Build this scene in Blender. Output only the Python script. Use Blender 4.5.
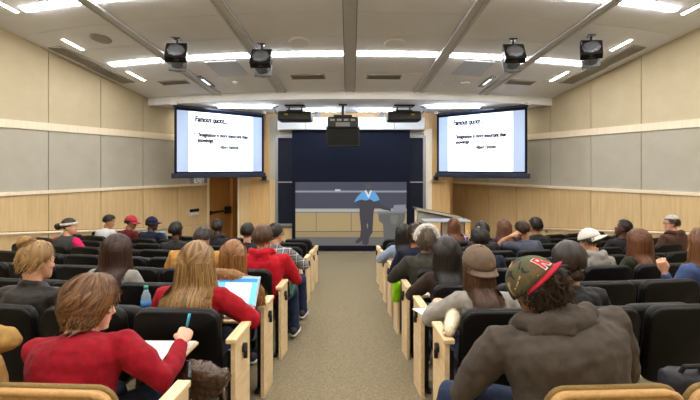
import bpy, bmesh, math, random
import numpy as np
from mathutils import Vector, Matrix, Euler

for o in list(bpy.data.objects):
    bpy.data.objects.remove(o, do_unlink=True)
S = bpy.context.scene
COL = S.collection
rnd = random.Random(7)
R = math.radians

# ------------------------------------------------------------------ camera, world, exposure
F = 467.0            # focal length in pixels (700 px wide frame)
HZ = 168.0           # horizon row
CZ = 2.33            # eye height above the stage floor
cam_d = bpy.data.cameras.new('camera')
cam_d.sensor_width = 36.0
cam_d.lens = F / 700.0 * 36.0
cam_d.shift_y = -(200.0 - HZ) / 700.0
cam_d.clip_start = 0.05
cam = bpy.data.objects.new('camera', cam_d)
COL.objects.link(cam)
cam.location = (0, 0, CZ)
cam.rotation_euler = (R(90), 0, 0)
S.camera = cam
world = bpy.data.worlds.new('world')
S.world = world
world.use_nodes = True
world.node_tree.nodes['Background'].inputs[0].default_value = (0.9, 0.92, 1.0, 1)
world.node_tree.nodes['Background'].inputs[1].default_value = 0.05
S.view_settings.view_transform = 'Standard'
S.view_settings.look = 'None'
S.view_settings.gamma = 1.0
S.view_settings.use_curve_mapping = False
S.view_settings.exposure = -0.15
LAMP = 46.0          # ceiling diffuser strength
STAGE_LAMP = 48.0     # diffusers over the stage

# ------------------------------------------------------------------ room formulas
FAN = 22.0                      # the hall fans out from a point 22 m ahead
def floor_z(d):                 # floor height for distance d ahead of the camera (or fan depth)
    return max(0.0, 0.93 - 0.088 * d)
def fan_depth(x, y):
    return FAN - math.hypot(x, FAN - y)
def ceil_z(r):
    return CZ + 1.74 + 0.232 * (r - 11.56)
def wall_x(y):
    return 9.7 - 0.4 * y
def wall_theta(r):
    return math.atan(0.4) + math.asin(0.8356 / r)
STAGE_Z = CZ + 1.57
BACK_Y, END_Y = -3.0, 15.6
def pix(px, py, y):             # pixel + distance ahead -> point
    return Vector(((px - 350.0) / F * y, y, CZ + (HZ - py) / F * y))
def pix_ceiling(px, py):        # where the pixel's ray meets the conical ceiling
    lo, hi = 1.0, 16.0
    for _ in range(50):
        m = (lo + hi) / 2
        p = pix(px, py, m)
        if p.z < ceil_z(math.hypot(p.x, FAN - p.y)): lo = m
        else: hi = m
    return pix(px, py, lo)

# ------------------------------------------------------------------ materials
MATS = {}
def lin(c):
    return tuple(((v / 255.0) / 12.92 if v <= 10 else (((v / 255.0) + 0.055) / 1.055) ** 2.4) for v in c)
def mat(name, col, rough=0.6, col2=None, scale=8.0, bump=0.0, bscale=60.0, metal=0.0, emit=0.0, stretch=None, detail=4.0, sheen=0.0, spec=0.5, alpha=None, trans=0.0, fold=0.0):
    if name in MATS: return MATS[name]
    m = bpy.data.materials.new(name); MATS[name] = m
    m.use_nodes = True
    nt = m.node_tree; b = nt.nodes['Principled BSDF']
    c = lin(col)
    b.inputs['Base Color'].default_value = (*c, 1)
    b.inputs['Roughness'].default_value = rough
    b.inputs['Metallic'].default_value = metal
    b.inputs['Specular IOR Level'].default_value = spec
    if sheen:
        b.inputs['Sheen Weight'].default_value = sheen
    if trans:
        b.inputs['Transmission Weight'].default_value = trans
    tc = None
    if col2 is not None or bump:
        tc = nt.nodes.new('ShaderNodeTexCoord')
        mp = nt.nodes.new('ShaderNodeMapping')
        nt.links.new(tc.outputs['Object'], mp.inputs[0])
        if stretch: mp.inputs['Scale'].default_value = stretch
    if col2 is not None:
        n = nt.nodes.new('ShaderNodeTexNoise'); n.inputs['Scale'].default_value = scale; n.inputs['Detail'].default_value = detail
        nt.links.new(mp.outputs[0], n.inputs['Vector'])
        mr = nt.nodes.new('ShaderNodeMapRange'); mr.inputs[1].default_value = 0.3; mr.inputs[2].default_value = 0.7
        nt.links.new(n.outputs['Fac'], mr.inputs[0])
        mx = nt.nodes.new('ShaderNodeMix'); mx.data_type = 'RGBA'
        mx.inputs[6].default_value = (*c, 1); mx.inputs[7].default_value = (*lin(col2), 1)
        nt.links.new(mr.outputs[0], mx.inputs[0])
        nt.links.new(mx.outputs[2], b.inputs['Base Color'])
    if bump:
        n2 = nt.nodes.new('ShaderNodeTexNoise'); n2.inputs['Scale'].default_value = bscale; n2.inputs['Detail'].default_value = 3
        nt.links.new(mp.outputs[0], n2.inputs['Vector'])
        bp = nt.nodes.new('ShaderNodeBump'); bp.inputs['Strength'].default_value = bump; bp.inputs['Distance'].default_value = 0.01
        nt.links.new(n2.outputs['Fac'], bp.inputs['Height'])
        nt.links.new(bp.outputs[0], b.inputs['Normal'])
        if fold:                 # soft cloth folds under the weave
            n3 = nt.nodes.new('ShaderNodeTexNoise'); n3.inputs['Scale'].default_value = 9; n3.inputs['Detail'].default_value = 1.5; n3.inputs['Distortion'].default_value = 0.3
            nt.links.new(mp.outputs[0], n3.inputs['Vector'])
            b3 = nt.nodes.new('ShaderNodeBump'); b3.inputs['Strength'].default_value = fold; b3.inputs['Distance'].default_value = 0.035
            nt.links.new(n3.outputs['Fac'], b3.inputs['Height']); nt.links.new(b3.outputs[0], bp.inputs['Normal'])
    if emit:
        b.inputs['Emission Color'].default_value = (*c, 1)
        b.inputs['Emission Strength'].default_value = emit
    return m

def M_wood(name, c1, c2, rough=0.45, stretch=(9, 9, 0.7)):
    return mat(name, c1, rough, c2, scale=2.2, stretch=stretch, bump=0.05, bscale=30, detail=6)

M_maple = M_wood('maple_panel', (221, 194, 148), (207, 177, 129))
M_maple_light = M_wood('maple_rail', (246, 234, 212), (238, 222, 194))
M_maple_end = M_wood('maple_chair_end', (236, 212, 172), (218, 188, 142), stretch=(14, 3, 14))
M_oak = M_wood('amber_oak_panel', (221, 184, 128), (208, 168, 112))
M_door = M_wood('amber_door', (196, 146, 82), (180, 128, 66))
M_fabric_up = mat('wall_fabric_upper', (201, 189, 160), 0.9, (194, 181, 151), scale=3, bump=0.15, bscale=300)
M_fabric_mid = mat('wall_fabric_middle', (184, 180, 166), 0.9, (177, 172, 157), scale=3, bump=0.15, bscale=300)
M_plaster = mat('plaster', (232, 234, 238), 0.85, (227, 229, 233), scale=2)
M_wallbase = mat('wall_base', (60, 52, 42), 0.9, (54, 47, 38), scale=4)
M_ceil = mat('ceiling_panel_white', (228, 231, 238), 0.9, (223, 226, 233), scale=2, bump=0.05, bscale=200)
M_strip = mat('ceiling_strip_grey', (206, 208, 214), 0.75, (200, 202, 208), scale=5)
M_ceilback = mat('ceiling_void', (70, 66, 60), 0.9, (64, 60, 55), scale=5)
M_stageceil = mat('stage_ceiling_white', (238, 240, 244), 0.8, (232, 234, 238), scale=2)
M_carpet = mat('carpet_beige', (147, 134, 106), 0.95, (111, 100, 76), scale=55, bump=0.5, bscale=260, detail=8)
M_black = mat('black_upholstery', (11, 11, 12), 0.5, (8, 8, 9), scale=40, bump=0.2, bscale=350, spec=0.22)
M_blackshell = mat('black_plastic', (10, 10, 11), 0.45, (7, 7, 8), scale=30, bump=0.05, bscale=100, spec=0.2)
M_blackmetal = mat('black_metal', (18, 18, 20), 0.4, (14, 14, 15), scale=30)
M_tan = mat('tan_upholstery', (196, 158, 104), 0.85, (180, 140, 88), scale=60, bump=0.3, bscale=300)
M_tanpipe = mat('olive_piping', (142, 116, 66), 0.85, (120, 96, 52), scale=120, bump=0.5, bscale=300)
M_alu = mat('aluminium', (168, 170, 176), 0.35, (156, 158, 164), scale=20, metal=0.7)
M_grey = mat('grey_plastic', (128, 130, 134), 0.5, (120, 122, 126), scale=20)
M_vent = mat('vent_grey', (160, 156, 150), 0.7, (150, 146, 140), scale=30)
M_bluegrey = mat('blue_grey_panel', (186, 194, 208), 0.5, (180, 188, 202), scale=12)
M_white = mat('white_paint', (226, 226, 224), 0.55, (220, 220, 218), scale=10)
M_board = mat('dark_slate_board', (23, 27, 40), 0.55, (26, 30, 44), scale=6, spec=0.15)
M_screenblack = mat('black_screen_cloth', (24, 27, 40), 0.8, (27, 30, 44), scale=10, spec=0.08)
M_paper = mat('white_paper', (238, 238, 236), 0.7, (232, 232, 230), scale=20)
M_lamp = mat('lamp_diffuser', (255, 252, 248), 0.6, emit=LAMP)
M_lampsm = mat('small_lamp_diffuser', (255, 248, 238), 0.6, emit=LAMP * 0.8)
M_lampstage = mat('stage_lamp_diffuser', (226, 239, 255), 0.6, emit=STAGE_LAMP)

# ------------------------------------------------------------------ mesh builder
class MB:
    def __init__(s): s.v = []; s.f = []; s.m = []; s.cur = 0
    def add(s, verts, faces):
        n = len(s.v); s.v += [tuple(p) for p in verts]
        s.f += [tuple(i + n for i in f) for f in faces]; s.m += [s.cur] * len(faces); return s
    def box(s, c, size, rot=None, bev=0.0):
        x, y, z = size[0] / 2, size[1] / 2, size[2] / 2
        c = Vector(c)
        if bev:
            bm = bmesh.new(); bmesh.ops.create_cube(bm, size=1.0)
            bmesh.ops.scale(bm, vec=size, verts=bm.verts)
            bmesh.ops.bevel(bm, geom=list(bm.edges), offset=bev, segments=2, affect='EDGES', profile=0.5)
            bm.verts.index_update()
            vs = [v.co.copy() for v in bm.verts]; fs = [[v.index for v in f.verts] for f in bm.faces]; bm.free()
        else:
            vs = [Vector((a, b, d)) for a in (-x, x) for b in (-y, y) for d in (-z, z)]
            fs = [(0, 1, 3, 2), (4, 6, 7, 5), (0, 4, 5, 1), (2, 3, 7, 6), (0, 2, 6, 4), (1, 5, 7, 3)]
        if rot is not None:
            rm = rot if isinstance(rot, Matrix) else Euler(rot).to_matrix()
            vs = [rm @ p for p in vs]
        return s.add([p + c for p in vs], fs)
    def hexa(s, a, b):           # two quads (bottom, top), corner order matched
        return s.add(list(a) + list(b), [(3, 2, 1, 0), (4, 5, 6, 7), (0, 1, 5, 4), (1, 2, 6, 5), (2, 3, 7, 6), (3, 0, 4, 7)])
    def tube(s, pts, rad, n=10, up=None, cap=True, dome=False):
        pts = [Vector(p) for p in pts]; k = len(pts)
        rad = [(r, r) if not isinstance(r, (tuple, list)) else r for r in (rad if isinstance(rad, (list, tuple)) else [rad] * k)]
        if dome:
            for end in (0, 1):
                if end == 0: p, q, r = pts[0], pts[1], rad[0]
                else: p, q, r = pts[-1], pts[-2], rad[-1]
                d = (p - q).normalized() * min(r)
                a = [(p + d * 0.6, tuple(t * 0.8 for t in r)), (p + d, tuple(t * 0.35 for t in r))]
                for pp, rr in a:
                    if end == 0: pts.insert(0, pp); rad.insert(0, rr)
                    else: pts.append(pp); rad.append(rr)
            k = len(pts)
        vs = []; fs = []
        ref = Vector(up) if up else None
        for i in range(k):
            t = (pts[min(i + 1, k - 1)] - pts[max(i - 1, 0)])
            t = t.normalized() if t.length > 1e-9 else Vector((0, 0, 1))
            if ref is None:
                ref = Vector((1, 0, 0)) if abs(t.x) < 0.8 else Vector((0, 1, 0))
            u = ref - t * ref.dot(t)
            u = u.normalized() if u.length > 1e-6 else t.orthogonal().normalized()
            if not up: ref = u
            w = t.cross(u)
            for j in range(n):
                a = 2 * math.pi * j / n
                vs.append(pts[i] + u * (math.cos(a) * rad[i][0]) + w * (math.sin(a) * rad[i][1]))
        for i in range(k - 1):
            for j in range(n):
                j2 = (j + 1) % n
                fs.append((i * n + j, i * n + j2, (i + 1) * n + j2, (i + 1) * n + j))
        if cap:
            fs.append(tuple(range(n - 1, -1, -1))); fs.append(tuple((k - 1) * n + j for j in range(n)))
        return s.add(vs, fs)
    def ell(s, c, r, rot=None, nu=14, nv=9):
        c = Vector(c); vs = []; fs = []
        for i in range(nv + 1):
            th = math.pi * i / nv
            for j in range(nu):
                a = 2 * math.pi * j / nu
                p = Vector((r[0] * math.sin(th) * math.cos(a), r[1] * math.sin(th) * math.sin(a), r[2] * math.cos(th)))
                if rot is not None: p = rot @ p
                vs.append(c + p)
        for i in range(nv):
            for j in range(nu):
                j2 = (j + 1) % nu
                a, b, d, e = i * nu + j, (i + 1) * nu + j, (i + 1) * nu + j2, i * nu + j2
                if i == 0: fs.append((a, b, d))
                elif i == nv - 1: fs.append((a, b, e))
                else: fs.append((a, b, d, e))
        return s.add(vs, fs)
    def rings(s, rings, cap=True):
        n = len(rings[0]); vs = [p for r in rings for p in r]; fs = []
        for i in range(len(rings) - 1):
            for j in range(n):
                j2 = (j + 1) % n
                fs.append((i * n + j, i * n + j2, (i + 1) * n + j2, (i + 1) * n + j))
        if cap:
            fs.append(tuple(range(n - 1, -1, -1))); fs.append(tuple((len(rings) - 1) * n + j for j in range(n)))
        return s.add(vs, fs)
    def xf(s, M, start=0):
        s.v[start:] = [tuple(M @ Vector(p)) for p in s.v[start:]]; return s
    def mesh(s, name, mats, smooth=False):
        me = bpy.data.meshes.new(name)
        me.from_pydata(s.v, [], s.f)
        for m in (mats if isinstance(mats, (list, tuple)) else [mats]): me.materials.append(m)
        if isinstance(mats, (list, tuple)) and len(mats) > 1: me.polygons.foreach_set('material_index', s.m)
        if smooth: me.polygons.foreach_set('use_smooth', [True] * len(me.polygons))
        me.update(); return me
    def build(s, name, mats, parent=None, smooth=False, fixn=True):
        me = s.mesh(name, mats, smooth)
        if fixn:
            bm = bmesh.new(); bm.from_mesh(me); bmesh.ops.recalc_face_normals(bm, faces=bm.faces); bm.to_mesh(me); bm.free()
        return obj(name, me, parent)

def obj(name, me, parent=None):
    o = bpy.data.objects.new(name, me); COL.objects.link(o)
    if parent is not None: o.parent = parent
    return o
def tag(o, label=None, cat=None, group=None, kind=None):
    if label: o['label'] = label
    if cat: o['category'] = cat
    if group: o['group'] = group
    if kind: o['kind'] = kind
    return o
def thing(name, loc, label, cat, group=None, rz=0.0):
    o = bpy.data.objects.new(name, None); COL.objects.link(o)
    o.empty_display_size = 0.1
    o.location = loc; o.rotation_euler = (0, 0, rz)
    return tag(o, label, cat, group)
def copy_tree(o, parent=None):
    c = o.copy(); COL.objects.link(c); c.parent = parent
    for ch in list(o.children): copy_tree(ch, c)
    return c
def rrect(w, h, r, n=5):
    pts = []
    for cx, cy, a0 in ((w / 2 - r, h / 2 - r, 0), (-w / 2 + r, h / 2 - r, 90), (-w / 2 + r, -h / 2 + r, 180), (w / 2 - r, -h / 2 + r, 270)):
        for i in range(n):
            a = R(a0 + 90.0 * i / (n - 1)); pts.append((cx + r * math.cos(a), cy + r * math.sin(a)))
    return pts
def pad(w, h, t, r, b, place):   # cushion-like slab: rounded outline in (x,z), thickness along y
    mb = MB(); rs = []
    for yy, ins in ((-t / 2, b), (-t / 2 + b * 0.4, b * 0.25), (-t / 2 + b, 0), (t / 2 - b, 0), (t / 2 - b * 0.4, b * 0.25), (t / 2, b)):
        rs.append([place(Vector((x, yy, z))) for x, z in rrect(w - 2 * ins, h - 2 * ins, max(0.01, r - ins))])
    return mb.rings(rs)
# ------------------------------------------------------------------ the room
# floor: fan-sloped seating floor and flat stage floor, one carpet
mb = MB(); NX, NY = 40, 60
ys = [BACK_Y + (END_Y - BACK_Y) * j / NY for j in range(NY + 1)]
vs = []
for y in ys:
    w = wall_x(y)
    for i in range(NX + 1):
        x = -w + 2 * w * i / NX
        vs.append((x, y, floor_z(fan_depth(x, y))))
fs = [(j * (NX + 1) + i, j * (NX + 1) + i + 1, (j + 1) * (NX + 1) + i + 1, (j + 1) * (NX + 1) + i) for j in range(NY) for i in range(NX)]
mb.add(vs, fs)
tag(mb.build('floor', M_carpet, smooth=True, fixn=False), 'beige brown carpet sloping down to the stage', kind='structure')

# ceiling: dark void shell with panels, radial strips
ceil_root = MB()
def arc_slab(m, r0, r1, t0, t1, z0, z1, n=5, zf=ceil_z):
    def P(r, t, dz): return Vector((r * math.sin(t), FAN - r * math.cos(t), zf(r) + dz))
    tt0 = t0 if callable(t0) else (lambda r: t0)
    tt1 = t1 if callable(t1) else (lambda r: t1)
    rs = []
    for i in range(n + 1):
        k = i / n
        a = tt0(r0) + (tt1(r0) - tt0(r0)) * k; b = tt0(r1) + (tt1(r1) - tt0(r1)) * k
        rs.append([P(r0, a, z0), P(r1, b, z0), P(r1, b, z1), P(r0, a, z1)])
    return m.rings(rs)
arc_slab(ceil_root, 11.5, 27.0, lambda r: -wall_theta(r), wall_theta, 0.05, 0.1, 40)
ceiling = tag(ceil_root.build('ceiling', M_ceilback), 'off white panelled ceiling sloping down to the stage', kind='structure')
A1, A2 = R(7.7), R(15.6)
RB = [11.52, 12.45, 13.22]
LIGHT_R = []
rr = 13.29
while rr < 26:
    LIGHT_R.append(rr); RB += [rr + 0.07, rr + 0.62, rr + 1.36, rr + 1.94]; rr += 2.01
def in_light(a, b): return any(a < L < b for L in LIGHT_R)
sect = [(-99, -A2), (-A2, -A1), (-A1, 0.0), (0.0, A1), (A1, A2), (A2, 99)]
for (ta, tb) in sect:
    for a, b in zip(RB[:-1], RB[1:]):
        if in_light(a, b) and b - a < 0.3: continue
        if a > 25.6: continue
        g = 0.006
        hw = lambda r: 0.115 / r
        f0 = (lambda r: -wall_theta(r) + 0.01 / r) if ta < -50 else (lambda r, ta=ta: ta + hw(r))
        f1 = (lambda r: wall_theta(r) - 0.01 / r) if tb > 50 else (lambda r, tb=tb: tb - hw(r))
        arc_slab(MB(), 0, 0, 0, 0, 0, 0, 1) if False else None
        arc_slab(m := MB(), a + g, b - g, f0, f1, 0.0, 0.035, 5)
        m.build('ceiling_panel', M_ceil, ceiling)
for t in (-A2, -A1, 0.0, A1, A2):
    m = MB(); arc_slab(m, 11.52, 26.5, lambda r, t=t: t - 0.10 / r, lambda r, t=t: t + 0.10 / r, -0.01, 0.04, 2)
    st = m.build('ceiling_strip', M_strip, ceiling)
    for e in (-0.092, 0.06, 0.092):
        m = MB(); arc_slab(m, 11.52, 26.5, lambda r, t=t, e=e: t + (e - 0.012) / r, lambda r, t=t, e=e: t + (e + 0.012) / r, -0.035, -0.008, 1)
        m.build('strip_edge', M_strip, st)
# curved soffit face and flat stage ceiling
m = MB()
arc_slab(m, 11.42, 11.54, lambda r: -wall_theta(r), wall_theta, 0, 0, 40, zf=lambda r: STAGE_Z)
n0 = len(m.v)
m.v = [(p[0], p[1], STAGE_Z - 0.02 if (i % 4) < 2 else CZ + 1.76) for i, p in enumerate(m.v)]
m.build('soffit', M_plaster, ceiling)
m = MB(); vs = []; fs = []
for i in range(41):
    t = -wall_theta(11.45) + 2 * wall_theta(11.45) * i / 40
    x, y = 11.45 * math.sin(t), FAN - 11.45 * math.cos(t)
    xe = (-1 + 2 * i / 40) * wall_x(END_Y)
    vs += [(x, y, STAGE_Z), (xe, END_Y, STAGE_Z)]
m.add(vs, [(2 * i, 2 * i + 1, 2 * i + 3, 2 * i + 2) for i in range(40)])
m.build('stage_ceiling', M_stageceil, ceiling)

# side walls with tiers of panels
def wp(side, y, off, z):        # point on a side wall, 'off' metres proud of it
    nx, ny = -1 / 1.077, -0.4 / 1.077
    return Vector((side * (wall_x(y) + nx * off), y + ny * off, z))
def wslab(side, y0, y1, z0, z1, d0, d1):
    z0 = z0 if callable(z0) else (lambda y, z=z0: z); z1 = z1 if callable(z1) else (lambda y, z=z1: z)
    return MB().hexa([wp(side, y0, d0, z0(y0)), wp(side, y1, d0, z0(y1)), wp(side, y1, d1, z0(y1)), wp(side, y0, d1, z0(y0))],
                     [wp(side, y0, d0, z1(y0)), wp(side, y1, d0, z1(y1)), wp(side, y1, d1, z1(y1)), wp(side, y0, d1, z1(y0))])
def z_hand(y): return CZ + max(-0.29 - 0.1027 * y, -1.63)
def z_low(y): return max(-0.02, floor_z(fan_depth(wall_x(y), y)) - 0.05)
def z_top(y):
    r = math.hypot(wall_x(y), FAN - y)
    return (ceil_z(r) + 0.03) if r > 11.5 else STAGE_Z
joints = [9.46 + 1.11 * k for k in range(-11, 6)]     # panel joints along the walls
for side, nm in ((-1, 'wall_left'), (1, 'wall_right')):
    yend = 13.72 if side < 0 else END_Y
    w = wslab(side, BACK_Y, 11.62, -0.3, lambda y: z_top(y) + 0.1, -0.2, 0.0)
    a = wslab(side, 11.62, END_Y, -0.3, STAGE_Z + 0.02, -0.2, 0.0)
    if side < 0:
        a = wslab(side, 11.62, yend, -0.3, STAGE_Z + 0.02, -0.2, 0.0)
        b = wslab(side, yend, END_Y, -0.3, STAGE_Z + 0.02, -0.5, -0.22); a.add(b.v, b.f)
        b = wslab(side, yend, 14.95, CZ - 0.12, STAGE_Z + 0.02, -0.22, 0.0); a.add(b.v, b.f)
        b = wslab(side, 14.95, END_Y, -0.3, STAGE_Z + 0.02, -0.22, 0.0); a.add(b.v, b.f)
    w.add(a.v, a.f)
    wall = tag(w.build(nm, M_wallbase), 'fan angled side wall with maple wainscot and tan fabric panels', kind='structure')
    js = [BACK_Y] + [j for j in joints if BACK_Y + 0.2 < j < yend - 0.2] + [yend]
    if side < 0: js = [BACK_Y] + [j - 0.2 for j in joints if BACK_Y + 0.4 < j and j - 0.2 < yend - 0.3] + [yend]
    for a, b in zip(js[:-1], js[1:]):
        g = 0.008
        up = [a] + ([11.62] if a < 11.6 < b else []) + [b]
        for u, v in zip(up[:-1], up[1:]):
            wslab(side, u + (g if u == a else 0), v - (g if v == b else 0), CZ + 0.885, lambda y: z_top(y) - 0.012, 0.0, 0.025).build('fabric_panel', M_fabric_up, wall)
        wslab(side, a + g, b - g, CZ - 0.44, CZ + 0.745, 0.0, 0.025).build('fabric_panel', M_fabric_mid, wall)
        wslab(side, a + g, b - g, lambda y: z_hand(y) + 0.004, CZ - 0.505, 0.0, 0.03).build('wood_panel', M_maple, wall)
        wslab(side, a + g, b - g, z_low, lambda y: z_hand(y) - 0.004, 0.0, 0.03).build('wood_panel', M_maple, wall)
    wslab(side, BACK_Y, yend if side < 0 else END_Y, CZ + 0.74, CZ + 0.89, 0.0, 0.05).build('rail', M_maple_light, wall)
    wslab(side, BACK_Y, yend if side < 0 else END_Y, CZ - 0.505, CZ - 0.44, 0.0, 0.06).build('wainscot_cap', M_maple_light, wall)
    # handrail on brackets
    pts = [wp(side, y, 0.10, z_hand(y) - 0.03) for y in (0.5, 4, 7, 10, 12.2)]
    hr = MB().tube(pts, 0.022, 10).build('handrail', M_maple_light, wall, smooth=True)
    y = 1.6
    while y < 12.3:
        b = MB(); zz = z_hand(y) - 0.03
        b.tube([wp(side, y, 0.0, zz - 0.07), wp(side, y, 0.07, zz - 0.07), wp(side, y, 0.10, zz - 0.02)], 0.011, 8)
        b.tube([wp(side, y, 0.02, zz - 0.07), wp(side, y, 0.035, zz - 0.07)], 0.035, 10)
        b.build('handrail_bracket', M_alu, hr, smooth=True)
        y += 1.13
# back wall behind the camera
m = MB().box((0, BACK_Y - 0.1, 3.6), (22.4, 0.2, 7.8))
wb = tag(m.build('wall_back', M_fabric_up), 'plain back wall of the hall', kind='structure')
MB().box((0, BACK_Y + 0.015, 1.9), (21.6, 0.03, 1.6)).build('wood_panel', M_maple, wb)
# wall behind the stage block
tag(MB().box((0, END_Y + 0.1, 1.95), (2 * wall_x(END_Y) + 1.4, 0.2, 3.95)).build('wall_front', M_oak), 'far wall behind the teaching wall', kind='structure')

# teaching wall block at 13.3 m, with maple and amber cladding panels
BY = 13.3
m = MB(); m.box((-0.175, BY + 0.30, STAGE_Z / 2), (6.05, 0.6, STAGE_Z))
tw = tag(m.build('wall_teaching', M_oak), 'amber wood clad teaching wall holding the dark boards', kind='structure')
def tpanel(px0, px1, z0, z1, mt, t=0.03, nm='wood_panel'):
    x0, x1 = (px0 - 350) / F * BY, (px1 - 350) / F * BY
    return MB().box(((x0 + x1) / 2, BY - t / 2, (z0 + z1) / 2), (x1 - x0 - 0.008, t, z1 - z0 - 0.008)).build(nm, mt, tw)
for (a, b, mt) in ((237.7, 239.6, M_maple_light), (239.6, 250, M_maple), (250, 270, M_oak), (270, 277, M_maple), (424, 432, M_maple_light), (432, 450, M_oak)):
    tpanel(a, b, 0.1, CZ - 0.33 if mt is not M_maple_light else STAGE_Z - 0.45, mt)
    if mt is not M_maple_light: tpanel(a, b, CZ - 0.33, STAGE_Z - 0.1, M_oak if mt is M_oak else M_fabric_mid)
tpanel(277, 424, 0.1, CZ - 1.66, M_maple, nm='wood_panel')
tpanel(277, 424, CZ + 0.9, CZ + 1.05, M_fabric_mid, nm='header_panel')
tpanel(238, 450, 0.0, 0.1, M_wallbase, 0.035, 'baseboard')

# exit door in the left wall beyond the wainscot
d1 = tag(thing('door_1', wp(-1, 13.85, -0.2, 0), 'amber wood exit door with a dark push bar beyond the left wainscot', None), kind='structure')
d1.location = (0, 0, 0)
wslab(-1, 13.80, 14.86, 0.005, CZ - 0.13, -0.14, -0.08).build('door_leaf', M_door, d1)
df = wslab(-1, 13.70, 13.80, 0.0, CZ - 0.05, -0.16, 0.035); df.build('door_frame', M_maple_light, d1)
df = wslab(-1, 14.86, 15.25, 0.0, CZ - 0.05, -0.16, 0.035); b = wslab(-1, 13.80, 14.86, CZ - 0.13, CZ - 0.05, -0.16, 0.035); df.add(b.v, b.f)
df.build('door_frame', M_door, d1)
wslab(-1, 15.26, END_Y, 0.0, STAGE_Z, 0.0, 0.03).build('wood_panel', M_door, d1)
pb = MB(); pb.tube([wp(-1, 13.85, 0.0, 1.0), wp(-1, 14.75, 0.0, 1.0)], (0.028), 10)
b = wslab(-1, 14.60, 14.80, 0.90, 1.12, -0.08, 0.02); pb.add(b.v, b.f)
b = wslab(-1, 13.83, 13.92, 0.94, 1.06, -0.08, 0.02); pb.add(b.v, b.f)
pb.build('push_bar', M_blackmetal, d1)

# small wall signs on the left wall
def text_mesh(s, size, bold=0.0, shear=0.0, align='LEFT'):
    cu = bpy.data.curves.new('txt', 'FONT'); cu.body = s; cu.size = size; cu.offset = bold; cu.shear = shear; cu.align_x = align
    cu.resolution_u = 3
    o = bpy.data.objects.new('txt', cu); COL.objects.link(o)
    dg = bpy.context.evaluated_depsgraph_get(); dg.update()
    me = bpy.data.meshes.new_from_object(o.evaluated_get(dg), depsgraph=dg)
    bpy.data.objects.remove(o, do_unlink=True); bpy.data.curves.remove(cu)
    return me
def place_text(s, size, origin, ux, uz, mt, parent, name='lettering', bold=0.0, shear=0.0, align='LEFT', sx=1.0, sy=1.0):
    me = text_mesh(s, size, bold, shear, align); me.transform(Matrix.Diagonal((sx, sy, 1, 1)))
    ux = Vector(ux).normalized(); uz = Vector(uz).normalized(); un = ux.cross(uz)
    Mx = Matrix((( ux.x, uz.x, un.x, origin[0]), (ux.y, uz.y, un.y, origin[1]), (ux.z, uz.z, un.z, origin[2]), (0, 0, 0, 1)))
    me.transform(Mx); me.materials.clear(); me.materials.append(mt)
    return obj(name, me, parent)
wdirL = Vector((0.4, 1, 0)).normalized()
ye = 13.05
ex = tag(wslab(-1, ye - 0.02, ye + 0.62, CZ - 0.43, CZ - 0.14, 0.025, 0.06).build('exit_sign', mat('sign_grey', (150, 156, 164), 0.4, (144, 150, 158), scale=20)), 'grey EXIT sign with pale letters beside the exit door', 'sign')
place_text('EXIT', 0.215, wp(-1, ye + 0.10, 0.063, CZ - 0.415), wdirL, (0, 0, 1), mat('sign_letters', (225, 232, 240), 0.5, emit=0.3), ex, bold=0.006)
ye = 13.0
sg = tag(wslab(-1, ye, ye + 0.36, CZ - 1.33, CZ - 1.15, 0.031, 0.045).build('door_plate', M_white), 'small white plate with black top band on the wainscot', 'sign')
wslab(-1, ye, ye + 0.36, CZ - 1.235, CZ - 1.15, 0.045, 0.05).build('black_band', M_blackmetal, sg)

# ------------------------------------------------------------------ ceiling lights
def light_unit(name, r, t0, t1, label, group):
    g = 0.0
    o = thing(name, (0, 0, 0), label, 'light', group)
    arc_slab(h := MB(), r - 0.068, r + 0.068, t0, t1, 0.012, 0.045, 6); h.build('housing', M_white, o)
    arc_slab(h := MB(), r - 0.055, r + 0.055, t0 + 0.02 / r, t1 - 0.02 / r, -0.02, 0.012, 6); h.build('diffuser', M_lamp, o)
for k, r in enumerate(LIGHT_R[:-1]):
    rown = ['row nearest the stage', 'second row from the stage', 'third row from the stage', 'fourth row from the stage', 'fifth row from the stage', 'sixth row from the stage', 'seventh row from the stage'][k]
    for i, (ta, tb) in enumerate(sect):
        oa = R(21.9) if k != 1 else R(20.6)
        a = -oa if ta < -50 else ta + 0.12 / r
        b = oa if tb > 50 else tb - 0.12 / r
        if k % 2 == 1 and False: continue
        for u_, v_ in (((lambda q: -wall_theta(q) + 0.01 / q), (lambda q: -oa - 0.01 / q)) if ta < -50 else (None, None), ((lambda q: oa + 0.01 / q), (lambda q: wall_theta(q) - 0.01 / q)) if tb > 50 else (None, None)):
            if u_: arc_slab(h := MB(), r - 0.066, r + 0.066, u_, v_, 0.0, 0.035, 2); h.build('ceiling_panel', M_ceil, ceiling)
        lab = 'slim ceiling light, %s, %s' % (rown, ['outermost by the exit door wall', 'between two strips, exit door side', 'beside centre strip, exit door side', 'beside centre strip, lectern side', 'between two strips, lectern side', 'outermost by the lectern side wall'][i])
        light_unit('ceiling_light', r, a, b, lab, 'curved rows of ceiling lights')
def quad_on_ceiling(cx, cy, lr, lt, dz0, dz1, m=None):   # box lying in the ceiling: centre pixel, radial length, tangential width
    p = pix_ceiling(cx, cy); r = math.hypot(p.x, FAN - p.y); t = math.atan2(p.x, FAN - p.y)
    return arc_slab(m or MB(), r - lr / 2, r + lr / 2, lambda q: t - lt / 2 / q, lambda q: t + lt / 2 / q, dz0, dz1, 2)
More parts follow.
